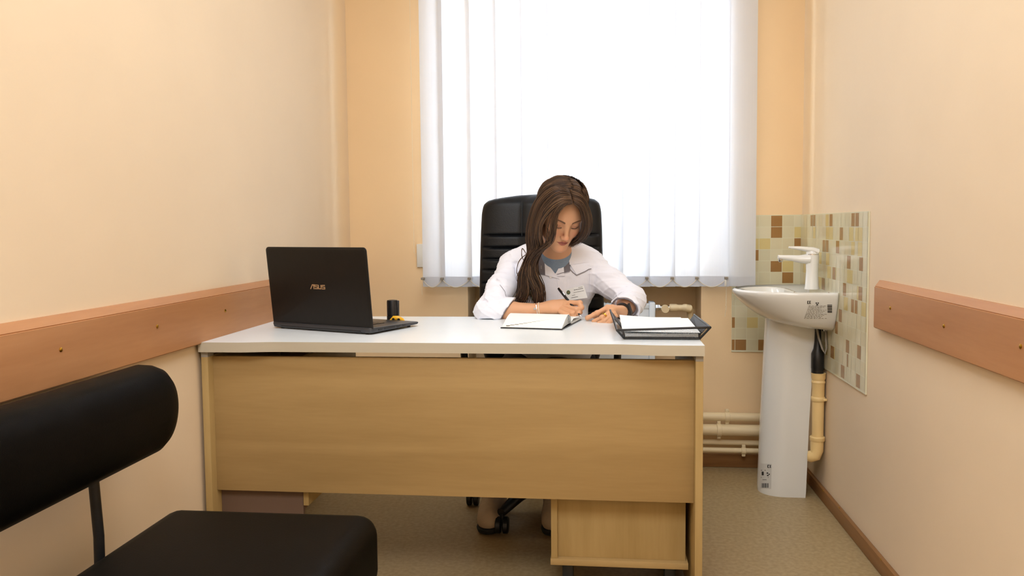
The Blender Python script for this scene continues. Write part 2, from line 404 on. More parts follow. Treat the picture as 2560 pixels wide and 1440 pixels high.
cl = [x+.004 for x in xs]+[.644]
for i in range(len(cl)-1):
    if i == 0 or i == 1 or i >= 2:
        a, b2 = cl[i], cl[i+1]; y = BY-.018
        if i == len(cl)-2: continue
        pts = [(a+(b2-a)*t, y, .838-.036*math.sin(math.pi*t)**.8) for t in np.linspace(0, 1, 14)]
        MB().tube(pts, .0016, 6).build('link_chain', M['bead'], blind)
for x in cl[:-1]:
    MB().box(x-.008, x+.006, BY-.022, BY+.012, .835, .845, .002).build('clip', M['grey'], blind)
# operating cord on the right and the loop on the left
c_ = MB(); x0 = float(W(1813, 725, BY-.02)[0])
MB().box(x0-.004, x0+.004, BY-.032, BY-.022, .806, .832, .002).build('cord_weight', M['white'], blind)
for k in range(30):
    z = .800-.0042*k; xx = x0+.003+(.003 if k > 18 else 0)-.0006*max(0, k-16)
    c_.lathe([(.0002, -.0016), (.0014, -.0008), (.0014, .0008), (.0002, .0016)], (xx, BY-.027, z), 6)
c_.build('operating_chain', M['bead'], blind)
c_ = MB(); xl_ = float(W(1032, 600, BY)[0])
zz = 2.45; k = 0
while zz > .935:
    c_.lathe([(.0002, -.0016), (.0014, -.0008), (.0014, .0008), (.0002, .0016)], (xl_+(.006 if zz < .95 else 0), BY+.02, zz), 5); zz -= .0055
c_.build('operating_chain', M['bead'], blind)
c_ = MB()
for k in range(9): c_.lathe([(.0002, -.0016), (.0014, -.0008), (.0014, .0008), (.0002, .0016)], (float(W(1056, 700, BY)[0])+.0003*k, BY-.02, .815-.0055*k), 6)
c_.build('chain_end', M['bead'], blind)
# wall switch
sw = MB().box(-.832, -.790, YB-.012, YB, .886, .991, .003).build('wall_socket', M['white'], None, label='small pale grey socket plate on the wall left of the blind', cat='socket')

# ------------------------------------------------------------------ radiator and valve in the niche
rad = thing('radiator', (-.1, YB+.05, .12), 'white panel radiator in the niche under the window', 'radiator')
MB().box(-.50, .205, YB-.015, YB-.005, .16, .705, .004).build('front_panel', M['rad'], rad)
MB().box(-.50, .205, YB+.055, YB+.065, .16, .705, .004).build('back_panel', M['rad'], rad)
MB().box(.205, .232, YB-.020, YB+.07, .15, .728, .005).build('side_cover', M['rad'], rad)
MB().box(-.527, -.50, YB-.020, YB+.07, .15, .728, .005).build('side_cover', M['rad'], rad)
g = MB()
for k in range(46): g.box(-.495+k*.0152, -.488+k*.0152, YB-.015, YB+.062, .706, .722)
g.box(-.5, .205, YB-.018, YB-.008, .700, .724, .002); g.build('top_grille', M['rad'], rad)
MB().box(.165, .187, YB-.022, YB-.0205, .655, .664).build('sticker', M['grey'], rad)
vx = .232
MB().lathe([(.012, 0), (.015, .003), (.015, .018), (.011, .024)], (vx, YB+.01, .703), 6, 'X').build('valve_nut', M['chrome'], rad)
MB().lathe([(.0165, -.045), (.0175, -.04), (.0175, -.012), (.012, 0)], (vx+.042, YB+.01, .700), 24, 'Y').build('valve_cap', M['pipe'], rad)
pp = MB()
pp.tube([(vx+.02, YB+.01, .702), (vx+.065, YB+.01, .702)], .010, 12, 1)
pp.lathe([(.014, 0), (.017, .004), (.017, .03), (.014, .036), (.014, .058), (.017, .062), (.017, .074)], (vx+.062, YB+.01, .702), 20, 'X')
pp.tube([(vx+.13, YB+.01, .702), (vx+.148, YB+.012, .699), (vx+.155, YB+.03, .69), (vx+.155, YB+.04, .66), (vx+.155, YB+.04, .30)], [.017, .018, .016, .012, .012], 14)
pp.build('supply_pipe', [M['pipe'], M['chrome']], rad)
# pipes along the bottom of the window wall
def hpipe(z, r, y, label, clamps):
    t = thing('heating_pipe', (XL+.02, y, z), label, 'pipe')
    MB().tube([(XL+.02, y, z+.004), (XR-.03, y, z)], r, 20).build('tube', M['pipe'], t)
    for x in clamps:
        q = MB(); q.lathe([(r+.001, -.010), (r+.004, -.009), (r+.004, .009), (r+.001, .010)], (x, y, z), 20, 'X')
        q.box(x-.008, x+.008, y-.006, y+.006, z+r+.002, z+r+.016, .003)
        q.box(x-.008, x+.008, y-.006, y+.006, z-r-.014, z-r-.002, .003)
        q.build('pipe_clamp', M['pipe'], t)
xc = lambda u: float(W(u, 1060, YB-.06)[0])
hpipe(.234, .0185, YB-.055, 'cream heating pipe low on the window wall, uppermost of the four', [xc(1818)])
hpipe(.178, .0245, YB-.062, 'thickest cream heating pipe low on the window wall', [xc(1797)])
hpipe(.116, .0115, YB-.035, 'thin cream heating pipe just under the thickest one', [])
hpipe(.087, .0110, YB-.055, 'thin cream heating pipe just above the back baseboard', [xc(1860)])

# ================================================================== DESK
DX0, DX1, DY0, DY1 = -1.132, .268, 2.156, 2.818
desk = thing('desk', ((DX0+DX1)/2, 2.5, 0), 'office desk with white top and pale wood front panel', 'desk')
def front_y(x):
    d = min(x-DX0, DX1-x); t = min(1, max(0, (d-.11)/.12)); t = t*t*(3-2*t)
    return DY0+.016*t
n = 60; xs_ = np.linspace(DX0, DX1, n)
poly = [(x, front_y(x), .722) for x in xs_]+[(DX1, DY1, .722), (DX0, DY1, .722)]
tp = MB(); tp.prism(poly, (0, 0, .028))
tb = tp.build('tabletop', [M['top'], M['edge']], desk, angle=30)
for p in tb.data.polygons:
    if abs(p.normal.z) < .5: p.material_index = 1
for x0, x1 in ((DX0+.002, DX0+.022), (DX1-.022, DX1-.002)):
    MB().box(x0, x1, DY0+.012, DY1-.04, 0.0, .706, .001).build('side_panel', M['mapleZ'], desk)
    for y in (DY0+.012, DY1-.08): MB().box(x0, x1, y, y+.035, .706, .722).build('spacer', M['grey'], desk)
MB().box(DX0+.022, DX1-.022, DY0+.042, DY0+.060, .313, .704, .001).build('modesty_panel', M['maple'], desk)
# hanging cabinet under the left side, drawer unit on castors under the right side
cb = thing('desk_cabinet', (-.98, 2.5, .25), 'small wooden cabinet hung under the left end of the desk', 'cabinet')
MB().box(-1.109, -.862, 2.222, 2.236, .200, .700).build('back_panel', M['brownback'], cb)
MB().box(-.861, -.845, 2.221, 2.70, .266, .700, .001).build('side_panel', M['mapleZ'], cb)
MB().box(-1.109, -.862, 2.237, 2.68, .280, .296).build('bottom_panel', M['brownback'], cb)
MB().box(-1.109, -.862, 2.685, 2.70, .285, .69).build('door', M['mapleZ'], cb)
dr = thing('drawer_unit', (.045, 2.45, 0), 'low wooden drawer unit on castors under the right end of the desk', 'drawer unit')
MB().box(-.134, .232, 2.27, 2.66, .122, .60, .001).build('carcass', M['mapleZ'], dr)
MB().box(-.146, -.128, 2.255, 2.69, .122, .60, .001).build('side_panel', M['mapleZ'], dr)
MB().box(-.148, .238, 2.25, 2.70, .104, .122, .001).build('bottom_panel', M['maple'], dr)
MB().box(-.148, .238, 2.25, 2.70, .600, .618, .001).build('top_panel', M['maple'], dr)
for k in range(3): MB().box(-.125, .228, 2.662, 2.68, .13+k*.155, .278+k*.155, .001).build('drawer_front', M['maple'], dr)
for x in (-.10, .19):
    for y in (2.30, 2.64):
        q = MB(); q.lathe([(.026, -.011), (.03, -.008), (.03, .008), (.026, .011)], (x, y, .03), 20, 'X'); q.box(x-.016, x+.016, y-.018, y+.018, .045, .104, .004); q.build('castor', M['dark'], dr)

# ------------------------------------------------------------------ laptop
LB = np.array([-1.054, 2.479, .75]); e1 = np.array([.922, -.387, 0.]); e2 = np.array([.387, .922, 0.])
LWd, LDp = .403, .246
LB = LB + e1*.004
lap = thing('laptop', tuple(LB+e1*LWd/2+e2*LDp/2), 'open black laptop turned away on the left of the desk, maker logo on its lid', 'laptop')
def lp(a, b, z): return LB+e1*a+e2*b+np.array([0, 0, z-.75])
def rrect(w, d, r, n=6):
    out = []
    for cx, cy, a0 in ((w-r, r, -90), (w-r, d-r, 0), (r, d-r, 90), (r, r, 180)):
        for k in range(n+1):
            a = math.radians(a0+90*k/n); out.append((cx+r*math.cos(a), cy+r*math.sin(a)))
    return out
q = MB()
out = rrect(LWd, LDp, .012)
ring = []
for (z, ins, tf) in ((.7525, .010, 0), (.756, .002, 0), (.766, 0, 0), (.770, .001, 0), (.7715, .0035, 0)):
    ring.append([lp(ins+(LWd-2*ins)*a/LWd, ins+(LDp-2*ins)*b_/LDp, .7525+(z-.7525)*(1-.35*b_/LDp) + (.0 if z > .756 else .003*b_/LDp)) for a, b_ in out])
n = len(out); vs = [p for r_ in ring for p in r_]
fs = [(i*n+k, i*n+(k+1) % n, (i+1)*n+(k+1) % n, (i+1)*n+k) for i in range(4) for k in range(n)]+[tuple(range(n)), tuple(range(4*n, 5*n))]
q.pydata(vs, fs); q.build('base', M['lapbase'], lap)
def tb_(a, b_): return .7525+.019*(1-.35*b_/LDp)
q = MB()
for r_ in range(6):
    for k in range(15):
        a = .03+k*.0212; b0 = .03+r_*.0185
        c4 = [(a, b0), (a+.018, b0), (a+.018, b0+.0155), (a, b0+.0155)]
        q.prism([lp(x, y, tb_(x, y)+.0002) for x, y in c4], (0, 0, .0016))
q.build('keyboard', M['dark'], lap)
q = MB()
for (b0, b1) in ((.035, .052), (.065, .115), (.125, .14), (.155, .168)):
    q.prism([lp(LWd-.001, b0, .760), lp(LWd+.0006, b0, .760), lp(LWd+.0006, b0, .7655), lp(LWd-.001, b0, .7655)], e2*(b1-b0))
q.build('side_ports', M['dark'], lap)
for a, b_ in ((.03, .02), (LWd-.03, .02), (.03, LDp-.02), (LWd-.03, LDp-.02)): MB().lathe([(.006, 0), (.006, .0045)], tuple(lp(a, b_, .75)), 10).build('foot', M['sole'], lap)
# lid leaning back towards the camera
lean = math.radians(6); ul = np.array([0, 0, 1])*math.cos(lean)-e2*math.sin(lean); nl = -(e2*math.cos(lean)+np.array([0, 0, 1])*math.sin(lean))
LH = .254; Lo = lp(0, .012, .7575)
def ld(a, h, t=0): return Lo+e1*a+ul*h+nl*t
out = rrect(LWd, LH, .012); ring = []
for (t, ins) in ((-.003, .002), (-.001, 0), (.002, .0), (.0045, .003), (.0055, .008)):
    ring.append([ld(ins+(LWd-2*ins)*a/LWd, ins+(LH-2*ins)*h/LH, t) for a, h in out])
n = len(out); vs = [p for r_ in ring for p in r_]
fs = [(i*n+k, i*n+(k+1) % n, (i+1)*n+(k+1) % n, (i+1)*n+k) for i in range(4) for k in range(n)]+[tuple(range(n)), tuple(range(4*n, 5*n))]
lid = MB().pydata(vs, fs).build('lid', M['lid'], lap, angle=50)
q = MB(); q.prism([ld(.012, .014, -.0032), ld(LWd-.012, .014, -.0032), ld(LWd-.012, LH-.012, -.0032), ld(.012, LH-.012, -.0032)], -nl*.0008); q.build('screen', M['dark'], lid)
MB().tube([lp(.04, .008, .760), lp(LWd-.04, .008, .760)], .0075, 12).build('hinge', M['dark'], lap)
# logo strokes
lg = MB(); ex = e1; s_ = .0115
def stroke(pl, w=.0026):
    for (x0, y0), (x1, y1) in zip(pl[:-1], pl[1:]):
        a = np.array([x0, y0]); b2 = np.array([x1, y1]); t = (b2-a)/np.linalg.norm(b2-a); nn = np.array([-t[1], t[0]])*w/2; a = a-t*w*.4; b2 = b2+t*w*.4
        lg.prism([ld(cx+p[0], cy+p[1], .0055) for p in (a+nn, b2+nn, b2-nn, a-nn)], nl*.0006)
cx, cy = LWd*.5-.021+.004, LH*.495
stroke([(-.008, .0), (-.0, .0125)]); stroke([(.0005, .0125), (.0095, .0125)]);
stroke([(.0055, 0), (.0055, .0095)]); stroke([(.004, .0095), (.0065, .0095)])
def esc(x): stroke([(x+.011, .0118), (x, .0118), (x, .0068), (x+.011, .0062), (x+.011, .0008), (x, .0008)])
esc(.010); stroke([(.0245, .0118), (.0245, .0008), (.0345, .0008), (.0345, .0118)]); esc(.0385)
lg.build('logo', M['logo'], lid, smooth=False)

# ------------------------------------------------------------------ stamp, yellow gadget
st = thing('rubber_stamp', (-.690, 2.61, .75), 'round black self-inking stamp standing behind the laptop', 'stamp')
MB().lathe([(.0175, 0), (.0185, .002), (.0185, .024), (.018, .026)], (-.690, 2.612, .75), 28).build('ink_base', M['dark'], st)
MB().lathe([(.0165, .0262), (.0178, .0275), (.0178, .073), (.0165, .0775), (.012, .0785)], (-.690, 2.612, .75), 28).build('cap', M['dark'], st)
MB().box(-.676, -.668, 2.606, 2.62, .752, .826, .002).build('grip', M['dark'], st)
ye = thing('yellow_clip', (-.682, 2.592, .75), 'small yellow and black plastic clip lying in front of the stamp', 'clip')
q = MB(); q.tube([(-0.6880, 2.586, .762), (-0.6780, 2.584, .771), (-0.6640, 2.584, .771), (-0.6520, 2.588, .765), (-0.6430, 2.59, .757)], [.006, .008, .0078, .007, .003], 12); q.tube([(-0.6880, 2.59, .756), (-0.6480, 2.592, .756)], .0055, 10)
q.build('body', M['yellow'], ye)
q = MB(); q.lathe([(.0045, 0), (.0045, -.002)], (-0.6780, 2.5775, .768), 12, 'Y'); q.lathe([(.0045, 0), (.0045, -.002)], (-0.6600, 2.5765, .767), 12, 'Y'); q.build('hole_rim', M['dark'], ye)

# ------------------------------------------------------------------ notebook
A0 = np.array([-.123, 2.463, .75]); f1 = np.array([-.982, .19, 0]); f2 = np.array([.19, .982, 0])
nb = thing('notebook', tuple(A0+f1*.1+f2*.14), 'open notebook with dark cover lying on the desk in front of the woman', 'notebook')
def np_(a, b_, z): return A0+f1*a+f2*b_+np.array([0, 0, z])
WB, HB = .131, .192
MB().prism([np_(-.003, -.004, .0003), np_(HB+.003, -.004, .0003), np_(HB+.003, 2*WB+.004, .0003), np_(-.003, 2*WB+.004, .0003)], (0, 0, .0028)).build('cover', M['dark'], nb)
def hgt(b_, full):   # page surface height over the distance from the near fore-edge
    t = b_/WB
    if t <= 1: return full*(.06+.94*math.sin(min(1, t/.80)*math.pi/2)**1.3) * (1 if t < .8 else math.cos((t-.8)/.2*math.pi/2)**.6*.85+.15)
    t = (b_-WB)/WB; return full*(.3+.5*math.sin(min(1, t/.3)*math.pi/2))*(1-.3*t)
for lv in range(7):                 # leaves bunching up towards the spine
    full = .006+.0046*lv; 
    g = []
    for k in range(31):
        b_ = WB*k/30*.998
        b0 = b_ - .0018*lv*(0 if k > 27 else 1)*(k/30)
        g.append([np_(a-.0006*lv*0, max(b0, .0012*lv), .0034+hgt(b_, full)) for a in (0, HB*.5, HB)])
    MB().sheet(g, (0, 0, .0005)).build('leaf' if lv < 6 else 'page', M['pagewarm'], nb)
g = []
for k in range(21):
    b_ = WB*1.002+WB*.995*k/20; g.append([np_(a, b_, .0034+hgt(b_, .018)) for a in (0, HB*.5, HB)])
MB().sheet(g, (0, 0, .0005)).build('page', M['pagewarm'], nb)
q = MB()
q.prism([np_(0, WB*1.02, .0034), np_(HB, WB*1.02, .0034), np_(HB, WB*1.99, .0034), np_(0, WB*1.99, .0034)], (0, 0, .003)); q.build('page_block', M['pagewarm'], nb)
# stair-stepped month tabs printed on the fore edge
q = MB()
for k in range(12):
    a = HB-.012-.0128*k; b0 = .004+.0046*k; z = .0034+hgt(b0+.003, .0336)+.0009
    q.prism([np_(a, b0, z), np_(a-.0128, b0, z), np_(a-.0128, b0+.0085, z+.0010), np_(a, b0+.0085, z+.0010)], (0, 0, .0002))
q.build('index_print', M['grey'], nb, smooth=False)

# ------------------------------------------------------------------ letter tray
tr = thing('letter_tray', (.16, 2.42, .75), 'black wire mesh letter tray holding white paper, on the right of the desk', 'letter tray')
meshm, mt, mb_ = nt('black_wire_mesh'); N = mt.nodes; L = mt.links
mb_.inputs['Base Color'].default_value = (.012, .012, .013, 1); mb_.inputs['Roughness'].default_value = .45; mb_.inputs['Metallic'].default_value = .3
tc = N.new('ShaderNodeTexCoord'); sx = N.new('ShaderNodeSeparateXYZ'); L.new(tc.outputs['UV'], sx.inputs[0])
def lin(a, b2):
    m1 = N.new('ShaderNodeMath'); m1.operation = 'MULTIPLY_ADD'; m1.inputs[1].default_value = b2; L.new(sx.outputs[0], m1.inputs[0]); L.new(sx.outputs[1], m1.inputs[2])
    fr = N.new('ShaderNodeMath'); fr.operation = 'PINGPONG'; fr.inputs[1].default_value = .5; L.new(m1.outputs[0], fr.inputs[0]); return fr
f1_, f2_ = lin(1, 1), lin(1, -1)
mn = N.new('ShaderNodeMath'); mn.operation = 'MINIMUM'; L.new(f1_.outputs[0], mn.inputs[0]); L.new(f2_.outputs[0], mn.inputs[1])
gtm = N.new('ShaderNodeMath'); gtm.operation = 'LESS_THAN'; gtm.inputs[1].default_value = .085; L.new(mn.outputs[0], gtm.inputs[0])
L.new(gtm.outputs[0], mb_.inputs['Alpha'])
T0x, T1x, T0y, T1y = .052, .276, 2.262, 2.60
def uvquads(name, quads, mat_, parent, sc_=.0045):
    me = bpy.data.meshes.new(name); vs = []; fs = []; uv = []
    for qd in quads:
        P = [np.array(p, float) for p in qd]; i = len(vs); vs += [tuple(p) for p in P]; fs.append((i, i+1, i+2, i+3))
        ex_ = P[1]-P[0]; ex_ /= np.linalg.norm(ex_); nn = np.cross(ex_, P[2]-P[0]); nn /= np.linalg.norm(nn); ey_ = np.cross(nn, ex_)
        uv += [((p-P[0])@ex_/sc_, (p-P[0])@ey_/sc_*.8) for p in P]
    me.from_pydata(vs, [], fs); ul_ = me.uv_layers.new(name='UVMap')
    for k, l in enumerate(ul_.data): l.uv = uv[k]
    me.materials.append(mat_); return link(name, me, parent)
ZB, ZR = .7545, .788
rim = {'fl': (T0x-.012, T0y-.030, ZR-.008), 'fr': (T1x+.016, T0y-.030, ZR+.001), 'br': (T1x+.010, T1y-.03, ZR-.002), 'bl': (T0x-.026, T1y+.01, ZR+.008)}
bot = {'fl': (T0x+.008, T0y, ZB), 'fr': (T1x-.008, T0y, ZB), 'br': (T1x-.008, T1y, ZB), 'bl': (T0x+.008, T1y, ZB)}
uvquads('mesh_front', [(bot['fl'], bot['fr'], rim['fr'], rim['fl'])], meshm, tr)
uvquads('mesh_side', [(bot['fr'], bot['br'], rim['br'], rim['fr'])], meshm, tr, .0035)
uvquads('mesh_side', [(bot['bl'], bot['fl'], rim['fl'], rim['bl'])], meshm, tr, .0035)
uvquads('mesh_bottom', [(bot['fl'], bot['fr'], bot['br'], bot['bl'])], meshm, tr)
MB().tube([rim['bl'], rim['fl'], rim['fr'], rim['br']], .0032, 10).build('rim', M['dark'], tr)
MB().tube([bot[k] for k in ('bl', 'fl', 'fr', 'br', 'bl')], .0028, 8).build('bottom_wire', M['dark'], tr)
for k in ('fl', 'fr'): MB().tube([bot[k], rim[k]], .0030, 8).build('corner_wire', M['dark'], tr)
MB().prism([rim['bl'], tuple(np.array(rim['bl'])*.6+np.array(rim['fl'])*.4), tuple(np.array(bot['bl'])*.6+np.array(bot['fl'])*.4), bot['bl']], (.0012, 0, 0)).build('side_plate', M['dark'], tr)
MB().prism([rim['br'], tuple(np.array(rim['br'])*.1+np.array(rim['fr'])*.9), tuple(np.array(bot['br'])*.1+np.array(bot['fr'])*.9), bot['br']], (-.0012, 0, 0)).build('side_plate', M['dark'], tr)
ps = MB().box(T0x+.012, T1x-.012, T0y+.006, T1y-.03, ZB+.003, ZB+.0125).build('paper_stack', M['paper'], None, label='stack of white paper lying at the bottom of the mesh tray', cat='paper')
g = []
for i in range(9):
    x = T0x+.004+(T1x-T0x-.012)*i/8
    g.append([(x-.002*j/6, T0y+.006-.012+.30*j/6, .7705+.010*(1-i/8.)**2*(.4+.6*j/6)+.006*j/6) for j in range(7)])
MB().sheet(g, (0, 0, .0006)).build('paper_sheet', M['paper'], None, label='top sheet of white paper curling up at the left side of the mesh tray', cat='paper')

# ================================================================== WASHBASIN
wb = thing('washbasin', (XR, 3.25, 0), 'small white ceramic pedestal washbasin against the right wall', 'washbasin')
BYc = 3.235; BX = XR-.004
def basin_outline(f, shrink=0):
    """plan outline: flat at the wall, pointed-round towards the left"""
    pts = []
    for k in range(41):
        a = math.pi*k/40
        x = BX-.075-(.268*f)*math.sin(a)**.85 if 0 < k < 40 else BX-.075
        y = BYc-.215*f*math.cos(a)
        pts.append((x, y))
    y0, y1 = BYc-.217*f, BYc+.217*f
    return [(BX, y0), (BX-.002, y0), (BX-.02, y0), (BX-.05, y0)]+pts+[(BX-.05, y1), (BX-.02, y1), (BX-.002, y1), (BX, y1)]
rings = []
for (f, z, xs2, x0) in ((.66, .690, .66, 0), (.78, .698, .74, 0), (.88, .725, .85, 0), (.96, .765, .94, 0), (1.0, .800, 1, 0), (1.0, .812, 1.0, 0), (.98, .817, .98, 0)):
    o_ = basin_outline(f); rings.append([(BX-(BX-x)*xs2, y, z+(.018*(1-(BX-x)/.34)*(-1 if z < .71 else 0))) for x, y in o_])
n = len(rings[0])
inner = []
for (f, z) in ((.90, .8165), (.84, .806), (.72, .770), (.5, .735), (.2, .728)):
    r_ = []
    for k in range(n):
        a = 2*math.pi*k/n
        x = BX-.225-.125*f*math.cos(a)*1.0; y = BYc+.185*f*math.sin(a)
        r_.append((x, y, z))
    inner.append(r_)
# outer skin
vs = [p for r_ in rings for p in r_]
fs = [(i*n+k, i*n+(k+1) % n, (i+1)*n+(k+1) % n, (i+1)*n+k) for i in range(len(rings)-1) for k in range(n)]+[tuple(range(n))]
# top ring to bowl: fill between outer top ring and first inner ring by nearest angle ordering
top = rings[-1]; cxx, cyy = BX-.20, BYc
ang = lambda p: math.atan2(p[1]-cyy, -(p[0]-cxx))
ordo = sorted(range(n), key=lambda k: ang(top[k])); base = len(vs)
inn = []
for (f, z) in ((.94, .8168), (.88, .812), (.80, .795), (.66, .762), (.45, .738), (.12, .732)):
    for j, k in enumerate(ordo):
        p = top[k]; a = ang(p)
        r0 = math.hypot(p[0]-cxx, p[1]-cyy)
        lim = .5/ max(1e-3, math.sqrt((math.cos(a)/.30)**2+(math.sin(a)/.38)**2))*2*.5
        R_ = min(r0*.97, (1/math.sqrt((math.cos(a)/(.165))**2+(math.sin(a)/(.20))**2)) if math.cos(a) > 0 else 1/math.sqrt((math.cos(a)/.085)**2+(math.sin(a)/.20)**2))
        rr_ = min(R_*f/.94, r0*.97)
        inn.append((cxx-rr_*math.cos(a), cyy+rr_*math.sin(a), z))
vs += inn
for i in range(6):
    for j in range(n):
        a = (base+(i-1)*n+j) if i > 0 else ordo[j]; b2 = (base+(i-1)*n+(j+1) % n) if i > 0 else ordo[(j+1) % n]
        fs.append((a, b2, base+i*n+(j+1) % n, base+i*n+j))
fs.append(tuple(base+5*n+j for j in range(n)))
basin = MB().pydata(vs, fs).build('basin', M['cer'], wb, angle=60)
sm = basin.modifiers.new('s', 'SUBSURF'); sm.levels = 1; sm.render_levels = 1
# pedestal: rounded front column, narrower at the floor
def ped_ring(z, xl, xr, w):
    pts = []
    for k in range(33):
        a = math.pi*k/32; pts.append((xr-.055-(xr-.055-xl)*math.sin(a)**.75, 3.288-w*math.cos(a), z))
    return [(xr, 3.288-w, z)]+pts+[(xr, 3.288+w, z)]
rings = [ped_ring(0.0, .620, .786, .083), ped_ring(.02, .618, .787, .085), ped_ring(.3, .627, .795, .086), ped_ring(.676, .642, .812, .088), ped_ring(.70, .643, .812, .088)]
n = len(rings[0]); vs = [p for r_ in rings for p in r_]
fs = [(i*n+k, i*n+(k+1) % n, (i+1)*n+(k+1) % n, (i+1)*n+k) for i in range(4) for k in range(n)]+[tuple(range(n)), tuple(range(4*n, 5*n))]
ped = MB().pydata(vs, fs).build('pedestal', M['cer'], wb, angle=50)
def on_mesh(obj, u, v, off=.0006):
    d = Vector(ray(u, v)); dg = None
    mw = obj.matrix_world.copy(); 
    o_ = Vector(CO); me = obj.data
    from mathutils.bvhtree import BVHTree
    if 'bvh' not in CACHE or CACHE.get('n') is not obj:
        CACHE['bvh'] = BVHTree.FromPolygons([vv.co[:] for vv in me.vertices], [p.vertices[:] for p in me.polygons]); CACHE['n'] = obj
    h = CACHE['bvh'].ray_cast(o_, d.normalized())
    if h[0] is None: return None
    return np.array(h[0])+np.array(h[1])*off*(1 if h[1].dot(d) < 0 else -1)
CACHE = {}
def label_sheet(obj, quad, name, mat_, parent, off, nu=8, nv=8):
    g = []
    for i in range(nu+1):
        row = []
        for j in range(nv+1):
            a, b2 = i/nu, j/nv
            u = (quad[0][0]*(1-a)+quad[1][0]*a)*(1-b2)+(quad[3][0]*(1-a)+quad[2][0]*a)*b2
            v = (quad[0][1]*(1-a)+quad[1][1]*a)*(1-b2)+(quad[3][1]*(1-a)+quad[2][1]*a)*b2
            p = on_mesh(obj, u, v, off)
            if p is None: return None
            row.append(p)
        g.append(row)
    return MB().sheet(g, -CF*.0002).build(name, mat_, parent)
def prints(obj, rects, name, mat_, parent, off=.0016):
    q = MB()
    for (u0, v0, u1, v1) in rects:
        P = [on_mesh(obj, u, v, off) for u, v in ((u0, v0), (u1, v0), (u1, v1), (u0, v1))]
        if any(p is None for p in P): continue
        q.prism(P, -CF*.0002)
    return q.build(name, mat_, parent, smooth=False)
st1 = label_sheet(ped, [(1899, 1158), (1929, 1160), (1928, 1222), (1899, 1220)], 'sticker', M['sticker'], ped, .0008)
rc_ = [(1919, 1162, 1921, 1169), (1919, 1162, 1924, 1163.5), (1919, 1168, 1924, 1169.3), (1925, 1163, 1926.5, 1169), (1925, 1162.5, 1928, 1164), (1925, 1165.5, 1927.5, 1166.6), (1925, 1168, 1928, 1169.3),
       (1903, 1175, 1915, 1176.2), (1905, 1179, 1910, 1188), (1917, 1181, 1921, 1184), (1922, 1184, 1925, 1187), (1918, 1187, 1922, 1190), (1903, 1193, 1922, 1194), (1907, 1199, 1917, 1200)]
rc_ += [(1905+1.9*k, 1208, 1905+1.9*k+(1.2 if k % 3 else .7), 1219) for k in range(9)]
prints(ped, rc_, 'sticker_print', M['ink'], ped)
CACHE.clear()
rc_ = [(2018, 752, 2020, 759), (2018, 752, 2022, 753.4), (2018, 758, 2022, 759.4), (2023, 752.5, 2024.6, 759), (2023, 752, 2027, 753.4), (2023, 755.2, 2026.5, 756.4), (2023, 758, 2027, 759.4), (2039, 756, 2042, 759), (2044, 756, 2047, 759), (2041, 760, 2045, 763)]
prints(basin, rc_, 'approval_mark', M['ink'], basin, .001); rc_ = [(2068+.1*k, 761+2.2*k, 2080, 761+2.2*k+(1.4 if k % 3 else .8)) for k in range(10)]
prints(basin, rc_, 'barcode', M['ink'], basin, .001)
r_ = random.Random(5); rc_ = []
for k in range(13):
    v = 764+2.6*k; u = 2022-1.0*k
    while u < 2064-(k % 4)*4: w_ = 1.5+r_.random()*5; rc_.append((u, v, u+w_, v+1.0)); u += w_+1.2+r_.random()*2
prints(basin, rc_, 'sticker_text', M['grey'], basin, .001)
CACHE.clear()
# mixer tap
fx, fy = .806, 3.235
tap = thing('mixer_tap', (fx, fy, .815), 'white single lever mixer tap standing on the washbasin', 'tap')
q = MB(); q.lathe([(.0275, 0), (.0275, .004), (.0255, .012), (.0225, .07), (.0245, .125), (.0245, .133)], (fx, fy, .814), 28)
q.tube([(fx-.012, fy, .930), (fx-.05, fy, .931), (fx-.09, fy, .936), (fx-.128, fy, .939)], [.021, .0145, .010, .0075], 16, flat=1.3)
q.build('body', M['faucet'], tap)
q = MB(); q.lathe([(.0235, 0), (.0235, .006), (.021, .014), (.012, .02)], (fx, fy, .9495), 24); q.tube([(fx+.018, fy, .958), (fx, fy, .965), (fx-.045, fy, .972), (fx-.088, fy, .976)], [.014, .012, .008, .004], 14, flat=2.0); q.build('lever', M['faucet'], tap)
MB().lathe([(.0225, 0), (.0225, .0035)], (fx, fy, .9465), 24).build('collar', M['chrome'], tap)
MB().lathe([(.0085, 0), (.0085, -.010), (.007, -.012)], (fx-.118, fy, .931), 16).build('aerator', M['chrome'], tap)
# drain pipe with its black trap sleeve and the hoses
dpx, dpy = .824, 3.19
dz = lambda v: float(W(2045, v, dpy)[2])
dp = thing('drain_pipe', (dpx, dpy, dz(1147)), 'cream plastic drain pipe between the basin pedestal and the right wall', 'drain pipe')
q = MB(); q.lathe([(.0215, dz(1095)), (.0225, dz(1000)), (.023, dz(960)), (.026, dz(955)), (.023, dz(950)), (.026, dz(945)), (.0265, dz(935)), (.028, dz(932))], (dpx, dpy, 0), 28); q.build('upright', M['yellowpipe'], dp)
MB().lathe([(.026, dz(1102)), (.028, dz(1100)), (.028, dz(1092)), (.025, dz(1090))], (dpx-.001, dpy, 0), 28).build('socket_collar', M['yellowpipe'], dp)
q = MB(); q.tube([(dpx-.002, dpy, dz(1101)), (dpx-.002, dpy, dz(1125)), (dpx-.008, dpy, dz(1138)), (dpx-.028, dpy+.004, dz(1143)), (dpx-.034, dpy+.006, dz(1143))], [.025, .0245, .024, .022, .018], 20); q.build('elbow', M['yellowpipe'], dp)
q = MB(); q.lathe([(.0235, dz(1003)), (.026, dz(1001)), (.026, dz(993)), (.0235, dz(991))], (dpx, dpy, 0), 24); q.box(dpx+.014, dpx+.028, dpy-.022, dpy-.012, dz(1000), dz(994), .002); q.build('pipe_clamp', M['yellowpipe'], dp)
